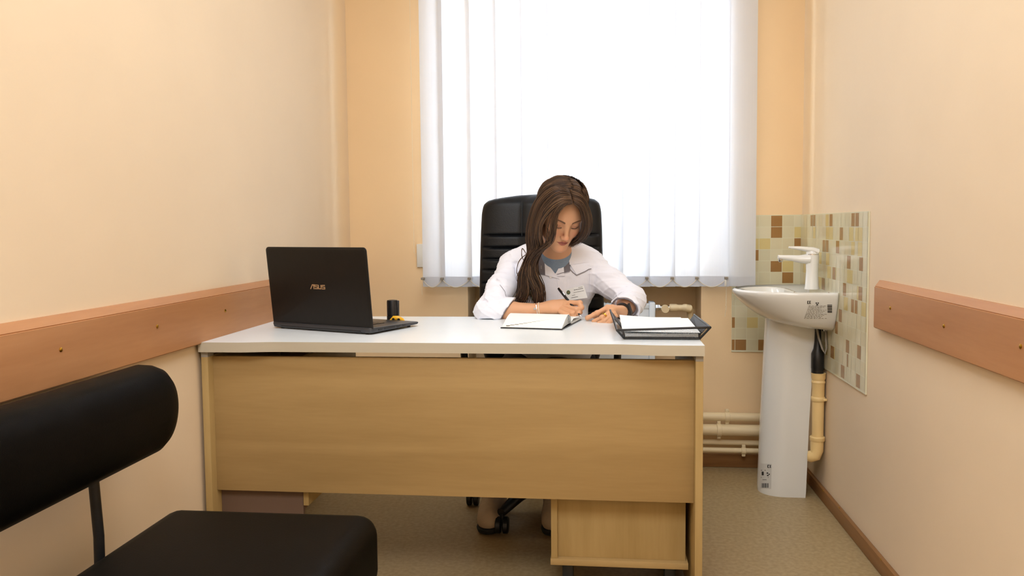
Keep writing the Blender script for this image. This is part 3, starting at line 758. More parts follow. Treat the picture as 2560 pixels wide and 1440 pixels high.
MB().lathe([(.0225, dz(933)), (.0225, dz(922)), (.0235, dz(920)), (.0235, dz(884)), (.016, dz(872)), (.012, dz(850)), (.011, dz(815))], (dpx-.004, dpy, 0), 24).build('trap_sleeve', M['dark'], dp)
hz = thing('supply_hose', (.82, 3.14, .55), 'thin dark water hose curving beneath the washbasin', 'hose')
P = [W(2040, 812, 3.19), W(2047, 845, 3.17), W(2056, 872, 3.15), W(2062, 884, 3.15), W(2066, 870, 3.15), W(2070, 848, 3.16), W(2080, 832, 3.16), W(2092, 824, 3.17)]
for p in P: p[0] = min(p[0], XR-.012)
MB().tube(P, .0042, 8).build('hose', M['grey'], hz)
q = MB(); q.lathe([(.008, 0), (.008, .02)], (XR-.022, 3.17, float(P[-1][2])), 8, 'X'); q.build('wall_connector', M['chrome'], hz)

# ================================================================== BENCH
bn = thing('waiting_bench', (-.75, 1.2, 0), 'black vinyl waiting bench with a padded backrest, at the lower left', 'bench')
MB().box(-1.0, -.497, .20, 1.752, .262, .430, .045, 6).build('seat', M['vinyl'], bn)
# backrest pad: stadium outline in the wall plane, bulging front
zc, hh = .671, .100; ya, yb_ = .22, 1.755
out = []
for k in range(25):
    a = -math.pi/2+math.pi*k/24; out.append((yb_-hh*.9+hh*.9*math.cos(a), zc+hh*math.sin(a)))
for k in range(25):
    a = math.pi/2+math.pi*k/24; out.append((ya+hh*.9+hh*.9*math.cos(a), zc+hh*math.sin(a)))
rings = []; cy_ = (ya+yb_)/2
for (x, ins) in ((-1.040, .016), (-1.043+.01, .004), (-1.02, 0), (-.995, .001), (-.975, .008), (-.962, .022), (-.954, .045), (-.951, .075)):
    r_ = []
    for (y, z) in out:
        yy = np.clip(y, ya+hh*.9, yb_-hh*.9); d = np.array([y-yy, z-zc]); l = np.linalg.norm(d)+1e-9
        d = d*(max(hh-ins, .001)/hh); r_.append((x, yy+d[0], zc+d[1]))
    rings.append(r_)
n = len(out); vs = [p for r_ in rings for p in r_]
fs = [(i*n+k, i*n+(k+1) % n, (i+1)*n+(k+1) % n, (i+1)*n+k) for i in range(len(rings)-1) for k in range(n)]+[tuple(range(n)), tuple(range((len(rings)-1)*n, len(rings)*n))]
MB().pydata(vs, fs).build('backrest', M['vinyl'], bn, angle=60)
for y in (1.50, .5):
    MB().tube([(-1.014, y, .30), (-1.012, y, .45), (-1.018, y, .56), (-1.025, y, .66)], .010, 10, flat=1.1).build('back_post', M['dark'], bn)
for x, y in ((-.95, 1.65), (-.56, 1.65), (-.95, .32), (-.56, .32)):
    MB().tube([(x, y, 0), (x, y, .265)], .016, 14).build('leg', M['chrome'], bn)

# ================================================================== OFFICE CHAIR
ch = thing('office_chair', (-.23, 3.08, 0), 'black leather executive chair behind the desk', 'office chair')
def back_outline(t):  # t 0..1 from bottom to top: half width
    return None
# backrest: grid in (a across -1..1, h up 0..1), superellipse outline, front surface y
CXc = -.232
def hw(z):
    pts = [(.50, .20), (.60, .232), (.72, .240), (.90, .236), (1.05, .233), (1.12, .230), (1.15, .224), (1.166, .208), (1.176, .17), (1.186, .09), (1.190, .0)]
    for (z0, w0), (z1, w1) in zip(pts[:-1], pts[1:]):
        if z <= z1: t = (z-z0)/(z1-z0); return w0+(w1-w0)*max(0, t)
    return 0
nz_, nx_ = 60, 48
zs = list(np.linspace(.50, 1.10, 200))+[1.115, 1.13, 1.142, 1.152, 1.16, 1.167, 1.173, 1.178, 1.182, 1.185, 1.187, 1.1885, 1.1895]
def ysurf(a, z):
    yb = 3.085+.05*((z-.7)/.5)**2*(1 if z > .7 else .3)
    pad = .045
    if abs(a) < .34: pad += .012*math.cos(a/.34*math.pi/2)**.5
    if abs(abs(a)-.34) < .02: pad -= .004
    for zl in (.70, .75, .80, .85, .900, .942, .986, 1.033):
        pad -= .010*math.exp(-((z-zl)/.0045)**2)*(1 if abs(a) < .93 else 0)
    edge = max(0, 1-abs(a)**6); top_ = min(1, max(0, (1.19-z)/.04))
    return yb-pad*(edge**.5)*(top_**.5)
vs = []
for z in zs:
    w_ = hw(z)
    for k in range(nx_+1):
        a = -1+2*k/nx_; aa = math.copysign(abs(math.sin(a*math.pi/2))**1.0, a); vs.append((CXc+w_*aa, ysurf(aa, z), z))
K = len(vs)
for z in zs:
    w_ = hw(z)
    for k in range(nx_+1):
        a = -1+2*k/nx_; aa = math.sin(a*math.pi/2); e_ = max(0, 1-abs(aa)**6)**.5; top_ = min(1, max(0, (1.19-z)/.04))**.5
        vs.append((CXc+w_*aa, 3.085+.05*((z-.7)/.5)**2*(1 if z > .7 else .3)+.001+.03*e_*top_, z))
fs = []; n = nx_+1
for i in range(len(zs)-1):
    for k in range(nx_):
        fs.append((i*n+k, i*n+k+1, (i+1)*n+k+1, (i+1)*n+k)); fs.append((K+i*n+k, K+(i+1)*n+k, K+(i+1)*n+k+1, K+i*n+k+1))
    for k in (0, nx_): fs.append((i*n+k, (i+1)*n+k, K+(i+1)*n+k, K+i*n+k))
fs.append(tuple(range(n))+tuple(K+k for k in reversed(range(n)))); 
MB().pydata(vs, fs).build('backrest', M['leather'], ch, angle=80)
for s in (-1, 1): MB().tube([(CXc+s*.069, 3.0865+.05*((z-.7)/.5)**2-.051, z) for z in np.linspace(1.03, 1.165, 8)], .0018, 6).build('seam', M['leather'], ch)
MB().box(CXc-.25, CXc+.25, 2.76+.08, 3.10, .40, .49, .035, 5).build('seat', M['leather'], ch)
MB().box(CXc-.10, CXc+.10, 2.90, 3.06, .36, .40, .01).build('mechanism', M['dark'], ch)
MB().tube([(CXc, 3.05, .38), (CXc, 3.13, .40), (CXc, 3.15, .5), (CXc, 3.135, .60)], .022, 10).build('back_bracket', M['dark'], ch)
MB().tube([(CXc, 2.98, .10), (CXc, 2.98, .36)], .028, 16).build('gas_lift', M['dark'], ch)
for s in (-1, 1):
    MB().tube([(CXc+s*.24, 3.03, .43), (CXc+s*.285, 3.02, .50), (CXc+s*.29, 3.01, .62), (CXc+s*.285, 3.06, .655)], .014, 10).build('armrest_frame', M['dark'], ch)
    MB().box(CXc+s*.285-.03, CXc+s*.285+.03, 2.93, 3.12, .655, .685, .012, 3).build('armrest_pad', M['leather'], ch)
for k in range(5):
    a = math.radians(100+72*k); ex_, ey_ = math.cos(a), math.sin(a); c0 = (CXc, 2.98)
    leg = MB().tube([(c0[0]+.02*ex_, c0[1]+.02*ey_, .11), (c0[0]+.15*ex_, c0[1]+.15*ey_, .10), (c0[0]+.27*ex_, c0[1]+.27*ey_, .075)], [.028, .022, .016], 10).build('base_arm', M['dark'], ch)
    x, y = c0[0]+.265*ex_, c0[1]+.265*ey_
    q = MB()
    for s in (-.013, .013): q.lathe([(.025, -.010), (.029, -.007), (.029, .007), (.025, .010)], (x+s, y, .030), 16, 'X')
    q.tube([(x, y, .03), (x, y, .07)], .008, 8); q.build('castor', M['dark'], leg)

# ================================================================== PERSON
# ---- signed-distance modelling: smooth-blended tapered limbs and ellipsoids, meshed on a sparse grid
class Prim:
    def __init__(s, c, R, f): s.c = np.array(c, float); s.R = R; s.f = f
def ell(c, r, Rm=None):
    c = np.array(c, float); r = np.array(r, float)
    def f(P):
        q = P-c
        if Rm is not None: q = q@Rm
        a = q/r; k0 = np.sqrt((a*a).sum(1)); b = a/r; k1 = np.sqrt((b*b).sum(1))+1e-9
        return k0*(k0-1)/k1
    return Prim(c, float(r.max()), f)
def cap(a, b, ra, rb, n=None, fl=1.0):
    a = np.array(a, float); b = np.array(b, float); ba = b-a; L2 = ba@ba+1e-12
    if n is not None: n = np.array(n, float); n = n/np.linalg.norm(n)
    def f(P):
        q = P-a; h = np.clip(q@ba/L2, 0, 1); w = q-h[:, None]*ba
        if n is not None: w = w+np.outer(w@n, n)*(1/fl-1)
        d = np.sqrt((w*w).sum(1))-(ra+(rb-ra)*h)
        return d*(fl if (n is not None and fl < 1) else 1)**.5
    return Prim((a+b)/2, math.sqrt(L2)/2+max(ra, rb), f)
def xf(p, H, R):       # primitive given in a local frame -> world
    H = np.array(H, float)
    return Prim(H+R@p.c, p.R, lambda P: p.f((P-H)@R))
def smin(a, b, k):
    h = np.maximum(k-np.abs(a-b), 0)/k; return np.minimum(a, b)-h*h*k*.25
def smax(a, b, k): return -smin(-a, -b, k)
def evalops(ops, P):
    d = np.full(len(P), 1.0)
    for (sg, p, k) in ops:
        v = p.f(P)
        d = smin(d, v, k) if sg > 0 else smax(d, -v, k)
    return d
def nets(ops, h, disp=None, mx=3.0):
    B = 16; Sz = B*h
    lo = np.min([p.c-p.R for s, p, k in ops if s > 0 and p.R < mx], 0)-2*h; hi = np.max([p.c+p.R for s, p, k in ops if s > 0 and p.R < mx], 0)+2*h
    nb = np.ceil((hi-lo)/Sz).astype(int)
    I = np.stack(np.meshgrid(*[np.arange(x) for x in nb], indexing='ij'), -1).reshape(-1, 3)
    cen = lo+(I+.5)*Sz
    keep = np.abs(evalops(ops, cen)) < Sz*.87*1.25+.012
    I = I[keep]; cen = cen[keep]
    N = nb*B+2; key = lambda g: (g[..., 0]*N[1]+g[..., 1])*N[2]+g[..., 2]
    loc = np.stack(np.meshgrid(*[np.arange(B+1)]*3, indexing='ij'), -1)
    K = []; V = []; Q = []
    corners = np.array([[i, j, k] for i in (0, 1) for j in (0, 1) for k in (0, 1)])
    edges = [(a, b) for a in range(8) for b in range(a+1, 8) if abs(corners[a]-corners[b]).sum() == 1]
    for bi, c in zip(I, cen):
        sub = [(s, p, k) for s, p, k in ops if np.linalg.norm(p.c-c)-p.R < Sz*.87*1.5+k+.012]
        if not any(s > 0 for s, p, k in sub): continue
        G = loc+bi*B; P = lo+G.reshape(-1, 3)*h
        D = evalops(sub, P)
        if disp is not None: D = D+disp(P)
        D = D.reshape(B+1, B+1, B+1)
        cs = [D[i:B+i, j:B+j, k:B+k] for i, j, k in corners]
        neg = sum((x < 0).astype(int) for x in cs); act = (neg > 0) & (neg < 8)
        if not act.any(): continue
        idx = np.argwhere(act); cv = np.stack([x[act] for x in cs], 1)
        acc = np.zeros((len(idx), 3)); cnt = np.zeros(len(idx))
        for a, b in edges:
            va, vb = cv[:, a], cv[:, b]; mk = (va < 0) != (vb < 0)
            t = np.where(mk, va/(va-vb+1e-20), 0)
            acc += np.where(mk[:, None], corners[a]+t[:, None]*(corners[b]-corners[a]), 0); cnt += mk
        V.append(lo+(idx+bi*B+acc/cnt[:, None])*h); K.append(key(idx+bi*B))
        for ax in range(3):
            e = np.eye(3, dtype=int)[ax]; A0_ = D[:B, :B, :B]; A1_ = D[e[0]:B+e[0], e[1]:B+e[1], e[2]:B+e[2]]
            for flip, mk in ((0, (A0_ < 0) & (A1_ >= 0)), (1, (A0_ >= 0) & (A1_ < 0))):
                g = np.argwhere(mk)+bi*B
                if not len(g): continue
                u = np.eye(3, dtype=int)[(ax+1) % 3]; v = np.eye(3, dtype=int)[(ax+2) % 3]
                q = np.stack([key(g), key(g-u), key(g-u-v), key(g-v)], 1)
                Q.append(q[:, ::-1] if flip else q)
    K = np.concatenate(K); V = np.concatenate(V); Q = np.concatenate(Q)
    o = np.argsort(K); Ks = K[o]; pos = np.searchsorted(Ks, Q); pos = np.clip(pos, 0, len(Ks)-1)
    ok = (Ks[pos] == Q).all(1); F_ = o[pos[ok]]
    return V, F_
def sdf_object(name, ops, h, mats, parent=None, disp=None, color=None, **kw):
    V, F_ = nets(ops, h, disp)
    me = bpy.data.meshes.new(name); nv, nf = len(V), len(F_)
    me.vertices.add(nv); me.vertices.foreach_set('co', V.astype(np.float32).ravel())
    me.loops.add(nf*4); me.loops.foreach_set('vertex_index', F_.astype(np.int32).ravel())
    me.polygons.add(nf); me.polygons.foreach_set('loop_start', np.arange(0, nf*4, 4, dtype=np.int32)); me.polygons.foreach_set('loop_total', np.full(nf, 4, dtype=np.int32))
    me.update(calc_edges=True); me.validate()
    me.polygons.foreach_set('use_smooth', [True]*len(me.polygons))
    if color is not None:
        ca = me.color_attributes.new('Col', 'FLOAT_COLOR', 'POINT'); c = np.ones((nv, 4), np.float32); c[:, :3] = color(V); ca.data.foreach_set('color', c.ravel())
    for m_ in (mats if isinstance(mats, (list, tuple)) else [mats]): me.materials.append(m_)
    return link(name, me, parent, **kw)
def hit(ops, u, v, Y0=2.4, Y1=3.1, off=0.0, disp=None):
    """first point of the surface seen in a measured direction"""
    d = ray(u, v); t = Y0/d[1]
    for _ in range(80):
        P = (CO+d*t)[None]; s_ = float(evalops(ops, P)[0]) + (float(disp(P)[0]) if disp else 0)
        if s_ < .0003: break
        t += max(s_*.7, .0003)/np.linalg.norm(d)
        if t*d[1] > Y1: return None
    return CO+d*(t-off/np.linalg.norm(d))

M['skin'] = vcol_mat('skin', .5, sss=.12, spec=.35)
M['coat'] = mat('white_coat_cotton', srgb(242, 243, 254), .85, var=.015, scale=30, bump=.12, bscale=500, spec=.2, sheen=.2)
M['hair'] = vcol_mat('brown_hair', .5, spec=.3)

person = thing('person', (-.2, 2.98, 0), 'woman in a white coat with long brown hair, seated behind the desk and writing', 'person')
# ---- head frame: looks along local -y, x to the picture's right, z up
def Rx(a): c, s = math.cos(a), math.sin(a); return np.array([[1, 0, 0], [0, c, -s], [0, s, c]])
def Ry(a): c, s = math.cos(a), math.sin(a); return np.array([[c, 0, s], [0, 1, 0], [-s, 0, c]])
def Rz(a): c, s = math.cos(a), math.sin(a); return np.array([[c, -s, 0], [s, c, 0], [0, 0, 1]])
R_ = math.radians
HR = Ry(R_(3))@Rz(R_(23))@Rx(R_(34))
HC = np.array([-.141, 2.780, 1.112])
def hw_(p): return HC+HR@np.array(p, float)     # head-local -> world
def hp(p): return xf(p, HC, HR)
head = []
A = lambda p, k=.02: head.append((1, hp(p), k)); X = lambda p, k=.01: head.append((-1, hp(p), k))
A(ell((0, .012, .028), (.071, .090, .080)))
A(ell((0, -.024, -.030), (.060, .060, .074)), .03)
A(ell((0, -.030, .030), (.062, .055, .052)), .03)
A(cap((-.050, -.004, -.052), (-.012, -.066, -.091), .013, .013), .03); A(cap((.050, -.004, -.052), (.012, -.066, -.091), .013, .013), .03)
A(ell((0, -.074, -.093), (.017, .014, .013)), .022)                # chin
for s in (-1, 1): A(ell((s*.036, -.060, -.026), (.022, .020, .022)), .025)   # cheeks
for s in (-1, 1): A(cap((s*.014, -.080, .018), (s*.042, -.070, .021), .007, .006), .014)   # brow ridge
for s in (-1, 1): X(ell((s*.031, -.094, .004), (.0165, .013, .011)), .014)   # sockets
for s in (-1, 1): A(ell((s*.031, -.0715, .0015), (.0145, .0125, .0118)), .005)  # lidded eyes
for s in (-1, 1): X(cap((s*.020, -.0855, -.0040), (s*.031, -.0865, -.0062), .0013, .0012), .003); X(cap((s*.031, -.0865, -.0062), (s*.043, -.079, -.0030), .0012, .0010), .003)
A(cap((0, -.080, .014), (0, -.102, -.030), .0058, .0078), .014)    # nose
A(ell((0, -.1045, -.0345), (.0092, .0083, .0076)), .008)
for s in (-1, 1): A(ell((s*.0112, -.096, -.0370), (.0062, .0085, .0062)), .006)
for s in (-1, 1): X(ell((s*.0060, -.1010, -.0430), (.0030, .0045, .0030)), .002)
X(cap((0, -.093, -.046), (0, -.091, -.053), .0022, .0026), .004)    # philtrum
A(ell((0, -.073, -.060), (.026, .015, .018)), .018)                # muzzle
A(cap((-.016, -.0835, -.0600), (0, -.0895, -.0565), .0022, .0040), .005); A(cap((.016, -.0835, -.0600), (0, -.0895, -.0565), .0022, .0040), .005)
A(cap((-.013, -.0840, -.0660), (.013, -.0840, -.0660), .0035, .0035), .006); A(ell((0, -.0875, -.0665), (.011, .0050, .0052)), .006)
X(cap((-.021, -.0850, -.0625), (0, -.0948, -.0610), .0009, .0012), .0028); X(cap((.021, -.0850, -.0625), (0, -.0948, -.0610), .0009, .0012), .0028)
for s in (-1, 1): A(ell((s*.070, .010, -.004), (.006, .016, .028)), .006)   # ears
neck_ops = [(1, cap(hw_((0, .018, -.040)), (-.163, 2.925, .945), .050, .052), .03), (1, cap((-.163, 2.925, .945), (-.172, 2.96, .90), .052, .075), .03)]
# ---- arms and hands
SL, SR = W(1282, 668, 2.96), W(1478, 668, 2.965)
EL, ER = W(1222, 779, 2.775), W(1576, 768, 2.900)
WL, WR = W(1350, 773, 2.770), W(1553, 779, 2.765)
ER[2] = .80
body = list(head)+neck_ops
B_ = lambda p, k=.03: body.append((1, p, k))
B_(cap((-.235, 2.98, .90), (-.115, 2.985, .90), .085, .085, (0, 1, 0), .95), .05)
B_(cap((-.180, 2.985, .86), (-.195, 2.955, .64), .110, .098, (0, 1, 0), .75), .06)
B_(cap((-.195, 2.97, .62), (-.195, 2.97, .585), .115, .10, (0, 1, 0), .8), .05)
B_(cap(SL, (-.20, 2.97, .93), .036, .06), .04); B_(cap(SR, (-.15, 2.97, .93), .036, .06), .04)
for S0, E0, Wr in ((SL, EL, WL), (SR, ER, WR)):
    B_(cap(S0, E0, .034, .024), .02); B_(cap(E0, E0*.6+Wr*.4, .025, .0305), .02); B_(cap(E0*.6+Wr*.4, Wr, .0305, .0190), .02)
# legs under the desk
KL, KR = np.array([-.37, 2.68, .50]), np.array([-.228, 2.69, .50]); AL, AR = np.array([-.398, 2.925, .10]), np.array([-.172, 2.93, .10])
for hip, kn, an in ((np.array([-.27, 2.98, .55]), KL, AL), (np.array([-.12, 2.98, .55]), KR, AR)):
    B_(cap(hip, kn, .080, .055), .04); B_(cap(kn, an, .052, .034), .03); B_(cap(an, an+np.array([0, -.14, -.055]), .034, .026), .03)
def P3(u, v, Y): return W(u, v, Y)
def finger(pts, r0, r1):
    for i in range(len(pts)-1):
        a = r0+(r1-r0)*i/(len(pts)-1); b2 = r0+(r1-r0)*(i+1)/(len(pts)-1)
        B_(cap(pts[i], pts[i+1], a, b2), .0035)
    for p in pts[1:-1]: B_(ell(p, (r0*1.04,)*3), .003)
# writing hand: seen from its outer side, fingers curled round the pen
B_(cap(WL, P3(1377, 769, 2.765), .0190, .022, (.1, -.5, .85), .9), .015)
B_(cap(P3(1374, 768, 2.765), P3(1408, 765, 2.760), .0225, .0225, (.0, -.75, .66), .66), .015)
B_(cap(P3(1385, 775, 2.757), P3(1406, 778, 2.750), .0125, .0105), .012)
B_(cap(P3(1385, 760, 2.772), P3(1416, 756, 2.762), .0115, .0110), .012)
finger([P3(1414, 757, 2.756), P3(1449, 758, 2.730), P3(1453, 769, 2.720), P3(1447, 780, 2.722)], .0102, .0072)
finger([P3(1412, 765, 2.748), P3(1441, 773, 2.716), P3(1447, 782, 2.716), P3(1438, 787, 2.722)], .0088, .0068)
finger([P3(1405, 773, 2.742), P3(1431, 782, 2.712), P3(1434, 789, 2.716), P3(1424, 790, 2.722)], .0082, .0066)
finger([P3(1400, 779, 2.738), P3(1418, 788, 2.714), P3(1420, 792, 2.718), P3(1408, 792, 2.728)], .0074, .0062)
finger([P3(1388, 768, 2.790), P3(1415, 768, 2.792), P3(1438, 774, 2.768), P3(1451, 781, 2.742)], .0115, .0080)
for a_, b2_ in (((1416, 762, 2.742), (1449, 766, 2.708)), ((1410, 769, 2.734), (1440, 779, 2.700)), ((1403, 776, 2.728), (1428, 787, 2.698))):
    body.append((-1, cap(P3(*a_), P3(*b2_), .0010, .0022), .004))
# resting hand: back of the hand up and towards the camera, fingers reaching over the page
B_(cap(WR, P3(1540, 778, 2.745), .0190, .022, (.2, .3, .9), .8), .015)
B_(cap(P3(1545, 777, 2.745), P3(1527, 777, 2.712), .026, .027, (-.2, .35, .9), .55), .015)
finger([P3(1531, 768, 2.708), P3(1519, 769, 2.700), P3(1493, 783, 2.690), P3(1468, 796, 2.692)], .0098, .0072)
finger([P3(1533, 776, 2.695), P3(1527, 778, 2.685), P3(1505, 794, 2.668), P3(1484, 804, 2.674)], .0092, .0072)
finger([P3(1535, 784, 2.685), P3(1529, 787, 2.672), P3(1513, 802, 2.652), P3(1497, 808, 2.656)], .0088, .0070)
finger([P3(1539, 790, 2.682), P3(1534, 795, 2.664), P3(1524, 806, 2.646), P3(1512, 811, 2.648)], .0078, .0062)
finger([P3(1536, 770, 2.740), P3(1512, 779, 2.740), P3(1486, 788, 2.728), P3(1468, 794, 2.716)], .0110, .0076)
for a_, b2_ in (((1524, 774, 2.680), (1478, 802, 2.664)), ((1526, 783, 2.662), (1492, 809, 2.646)), ((1529, 792, 2.652), (1508, 812, 2.638))):
    body.append((-1, cap(P3(*a_), P3(*b2_), .0012, .0022), .004))
SK = np.array(srgb(218, 166, 128)); LIP = np.array(srgb(170, 98, 86)); BR = np.array(srgb(92, 62, 44)); LASH = np.array(srgb(44, 30, 26)); BL = np.array(srgb(222, 146, 118))
def skin_col(V):
    n = len(V); c = np.tile(SK, (n, 1)); q = (V-HC)@HR
    near = (np.abs(q) < .16).all(1) & (q[:, 1] < -.03)
    x, z = q[:, 0], q[:, 2]; ax_ = np.abs(x)
    def mixc(w, col): w = np.clip(w, 0, 1)*near; c[:] = c*(1-w[:, None])+col*w[:, None]
    mixc(.55*np.exp(-(((ax_-.038)/.018)**2+((z+.030)/.016)**2)), BL)
    mixc(.45*np.exp(-((x/.012)**2+((z+.032)/.010)**2)), BL)
    mixc(.30*np.exp(-((x/.014)**2+((z+.092)/.012)**2)), BL)
    top = -.0543-.0085*np.clip(ax_/.021, 0, 1)**1.4+.0018*np.exp(-((ax_-.005)/.003)**2); bot = -.0722+.0100*np.clip(ax_/.020, 0, 1)**1.8
    mixc(np.clip((top-z)/.0012, 0, 1)*np.clip((z-bot)/.0012, 0, 1)*(ax_ < .022), LIP)
    mixc(.8*np.exp(-((z+.0623)/.0010)**2)*(ax_ < .021), LIP*.3)
    t = (ax_-.012)/.036; zb = .0175+.0070*np.sin(np.clip(t, 0, 1)*2.1); th = .0042*(1-np.clip(t, 0, 1)**2*.75)
    mixc(.85*np.clip((th-np.abs(z-zb))/.0010, 0, 1)*(t > 0)*(t < 1), BR)
    t = (ax_-.031)/.014; zl = -.0050-.0018*(1-t*t)+.0022*np.clip(t, 0, 1)
    mixc(np.clip((.0021-np.abs(z-zl))/.0009, 0, 1)*(np.abs(t) < 1.05), LASH)
    mixc(.6*np.exp(-(((ax_-.031)/.015)**2+((z-.001)/.007)**2)), np.array(srgb(150, 92, 72)))
    return c
person_body = sdf_object('body', body, .0018, M['skin'], person, color=skin_col)

# ---- eyelashes
for s in (-1, 1):
    q = MB()
    for k in range(13):
        t = -1+2*k/12; x = s*(.031+.014*t); z = -.0052-.0018*(1-t*t); y = -.0845+.004*t*t+(.003 if t > 0 else 0)
        a = hw_((x, y, z)); b2 = hw_((x+s*.0025*t, y-.0036, z-.0030)); q.tube([a, (a+b2)/2+HR@np.array([0, -.0002, -.0006]), b2], [.00035, .0003, .0001], 4)
    q.build('eyelashes', M['ink'], person_body)

# ---- hair: a sculpted mass with combed locks over it
def hcol(base, n): return base
HB_ = [np.array(srgb(*c)) for c in ((54, 39, 30), (66, 48, 36), (86, 63, 46), (48, 34, 27), (106, 80, 58))]
hair_ops = [(1, hp(ell((0, .016, .034), (.0765, .094, .0815))), .02),
            (-1, hp(ell((.012, -.100, -.020), (.060, .062, .086))), .015),
            (-1, hp(ell((0, -.06, -.12), (.085, .075, .07))), .02),
            (1, cap(W(1347, 520, 2.755), W(1339, 560, 2.785), .013, .013), .02), (1, cap(W(1339, 560, 2.785), W(1337, 608, 2.79), .013, .013), .02),
            (1, cap(W(1336, 608, 2.79), W(1328, 650, 2.81), .015, .011), .02), (1, cap(W(1328, 650, 2.81), W(1313, 690, 2.815), .011, .013), .015), (1, cap(W(1313, 690, 2.815), W(1300, 738, 2.815), .013, .006), .015),
            (1, cap(W(1328, 650, 2.81), W(1337, 695, 2.81), .011, .013), .015), (1, cap(W(1337, 695, 2.81), W(1345, 745, 2.815), .013, .007), .015)]
hv, hf = nets(hair_ops, .003)
locks = MB()
def catmull(P, n):
    P = [np.array(p, float) for p in P]; P = [2*P[0]-P[1]]+P+[2*P[-1]-P[-2]]; out = []
    m_ = len(P)-3
    for i in range(n):
        t = i/(n-1)*m_; k = min(int(t), m_-1); t -= k; p0, p1, p2, p3 = P[k:k+4]
        out.append(.5*((2*p1)+(-p0+p2)*t+(2*p0-5*p1+4*p2-p3)*t*t+(-p0+3*p1-3*p2+p3)*t**3))
    return out
lock_v, lock_f, lock_c = [], [], []
def lock(pts, r, col, n=26, sides=4, jitter=.0, flat=.6, ph=0, amp=0, taper=.25):
    pts = catmull(pts, n); prev = None; base = sum(len(x) for x in lock_v)
    vs = []
    for i, p in enumerate(pts):
        t = pts[min(i+1, n-1)]-pts[max(i-1, 0)]; t = t/(np.linalg.norm(t)+1e-9)
        a = np.array([0, -1., 0]) if prev is None else prev
        n1 = a-t*(a@t); n1 /= np.linalg.norm(n1)+1e-9; prev = n1; n2 = np.cross(t, n1)
        f = i/(n-1); rr = r*min(1, .35+f*8, (1-f)*4+taper); w = p+n2*amp*math.sin(f*7+ph)*f+n1*amp*.7*math.cos(f*6+ph*1.7)*f
        for k in range(sides):
            an = 2*math.pi*k/sides; vs.append(w+rr*(math.cos(an)*n1*flat+math.sin(an)*n2))
    lock_v.append(np.array(vs))
    for i in range(n-1):
        for k in range(sides): lock_f.append((base+i*sides+k, base+i*sides+(k+1) % sides, base+(i+1)*sides+(k+1) % sides, base+(i+1)*sides+k))
    lock_f.append(tuple(base+k for k in range(sides))); lock_f.append(tuple(base+(n-1)*sides+k for k in range(sides)))
    lock_c.append(np.tile(col, (len(vs), 1)))
rr_ = np.random.RandomState(11)
def pick(light=.5):
    w = rr_.rand(); return HB_[4] if w < .10*light*2 else HB_[2] if w < .5*light+.1 else HB_[1] if w < .75 else HB_[0] if w < .92 else HB_[3]
# guides for the side swept to the picture's left: from the face edge (0) round to the back (3)
GL = [
 [(1431, 509, 2.652), (1408, 512, 2.640), (1390, 540, 2.640), (1384, 578, 2.652), (1374, 606, 2.672), (1352, 628, 2.715), (1338, 652, 2.775), (1330, 690, 2.790), (1318, 725, 2.790), (1302, 752, 2.800)],
 [(1428, 492, 2.662), (1400, 492, 2.640), (1372, 520, 2.645), (1358, 560, 2.672), (1352, 598, 2.705), (1340, 628, 2.745), (1328, 655, 2.785), (1340, 690, 2.785), (1352, 720, 2.785), (1348, 752, 2.795)],
 [(1423, 476, 2.685), (1388, 473, 2.670), (1350, 505, 2.690), (1334, 550, 2.725), (1328, 592, 2.755), (1330, 628, 2.785), (1326, 655, 2.805), (1318, 690, 2.792), (1330, 722, 2.788), (1326, 755, 2.800)],
 [(1416, 463, 2.725), (1380, 465, 2.720), (1342, 500, 2.745), (1324, 548, 2.775), (1319, 592, 2.800), (1323, 632, 2.820), (1312, 662, 2.825), (1302, 695, 2.812), (1300, 730, 2.805), (1292, 752, 2.810)],
]
GL[1] = [(1428, 492, 2.662), (1398, 494, 2.640), (1370, 520, 2.648), (1353, 556, 2.678), (1349, 590, 2.712), (1352, 614, 2.745), (1336, 642, 2.785), (1332, 685, 2.785), (1350, 722, 2.785), (1350, 757, 2.795)]
GL[0] = [(1431, 509, 2.652), (1410, 513, 2.638), (1394, 532, 2.636), (1388, 560, 2.644), (1384, 585, 2.656), (1376, 606, 2.676), (1352, 625, 2.730), (1336, 655, 2.785), (1345, 700, 2.785), (1340, 740, 2.795)]
GLw = [[W(*p) for p in g] for g in GL]
for i in range(1150):
    s = rr_.rand()*3; s0_ = s
    jit = rr_.randn(3)*.0022; e_ = rr_.randn(3)*.005; pts = []
    end = 10 if rr_.rand() < .74 else rr_.randint(7, 10)
    side = rr_.rand() < .45; s2 = rr_.rand()
    for j in range(end):
        s = s0_
        if .28 < s0_ < .95: w_ = min(1, max(0, (j-1.)/2.)); s = s0_*(1-w_)+(.95+.3*(s0_-.28))*w_
        f = j/9.; w = max(0, (f-.55)/.45); kk = min(int(s), 2); tt = s-kk
        p = GLw[kk][j]*(1-tt)+GLw[kk+1][j]*tt
        if side: q_ = GLw[3][j]*(1-s2*.25)+GLw[1][j]*s2*.25
        else: q_ = GLw[1][j]*(.75+.35*s2)+GLw[2][j]*(.25-.35*s2)
        p = p*(1-w**.7)+q_*w**.7
        pts.append(p+jit*(1 if j > 0 else .3)+e_*f**1.5*(1.6 if f > .6 else 1))
    lock(pts, .0010+.0010*rr_.rand(), pick(.35+.5*(s0_ < 1.6)), amp=.0035, ph=3*side+rr_.rand()*1.5, n=34)
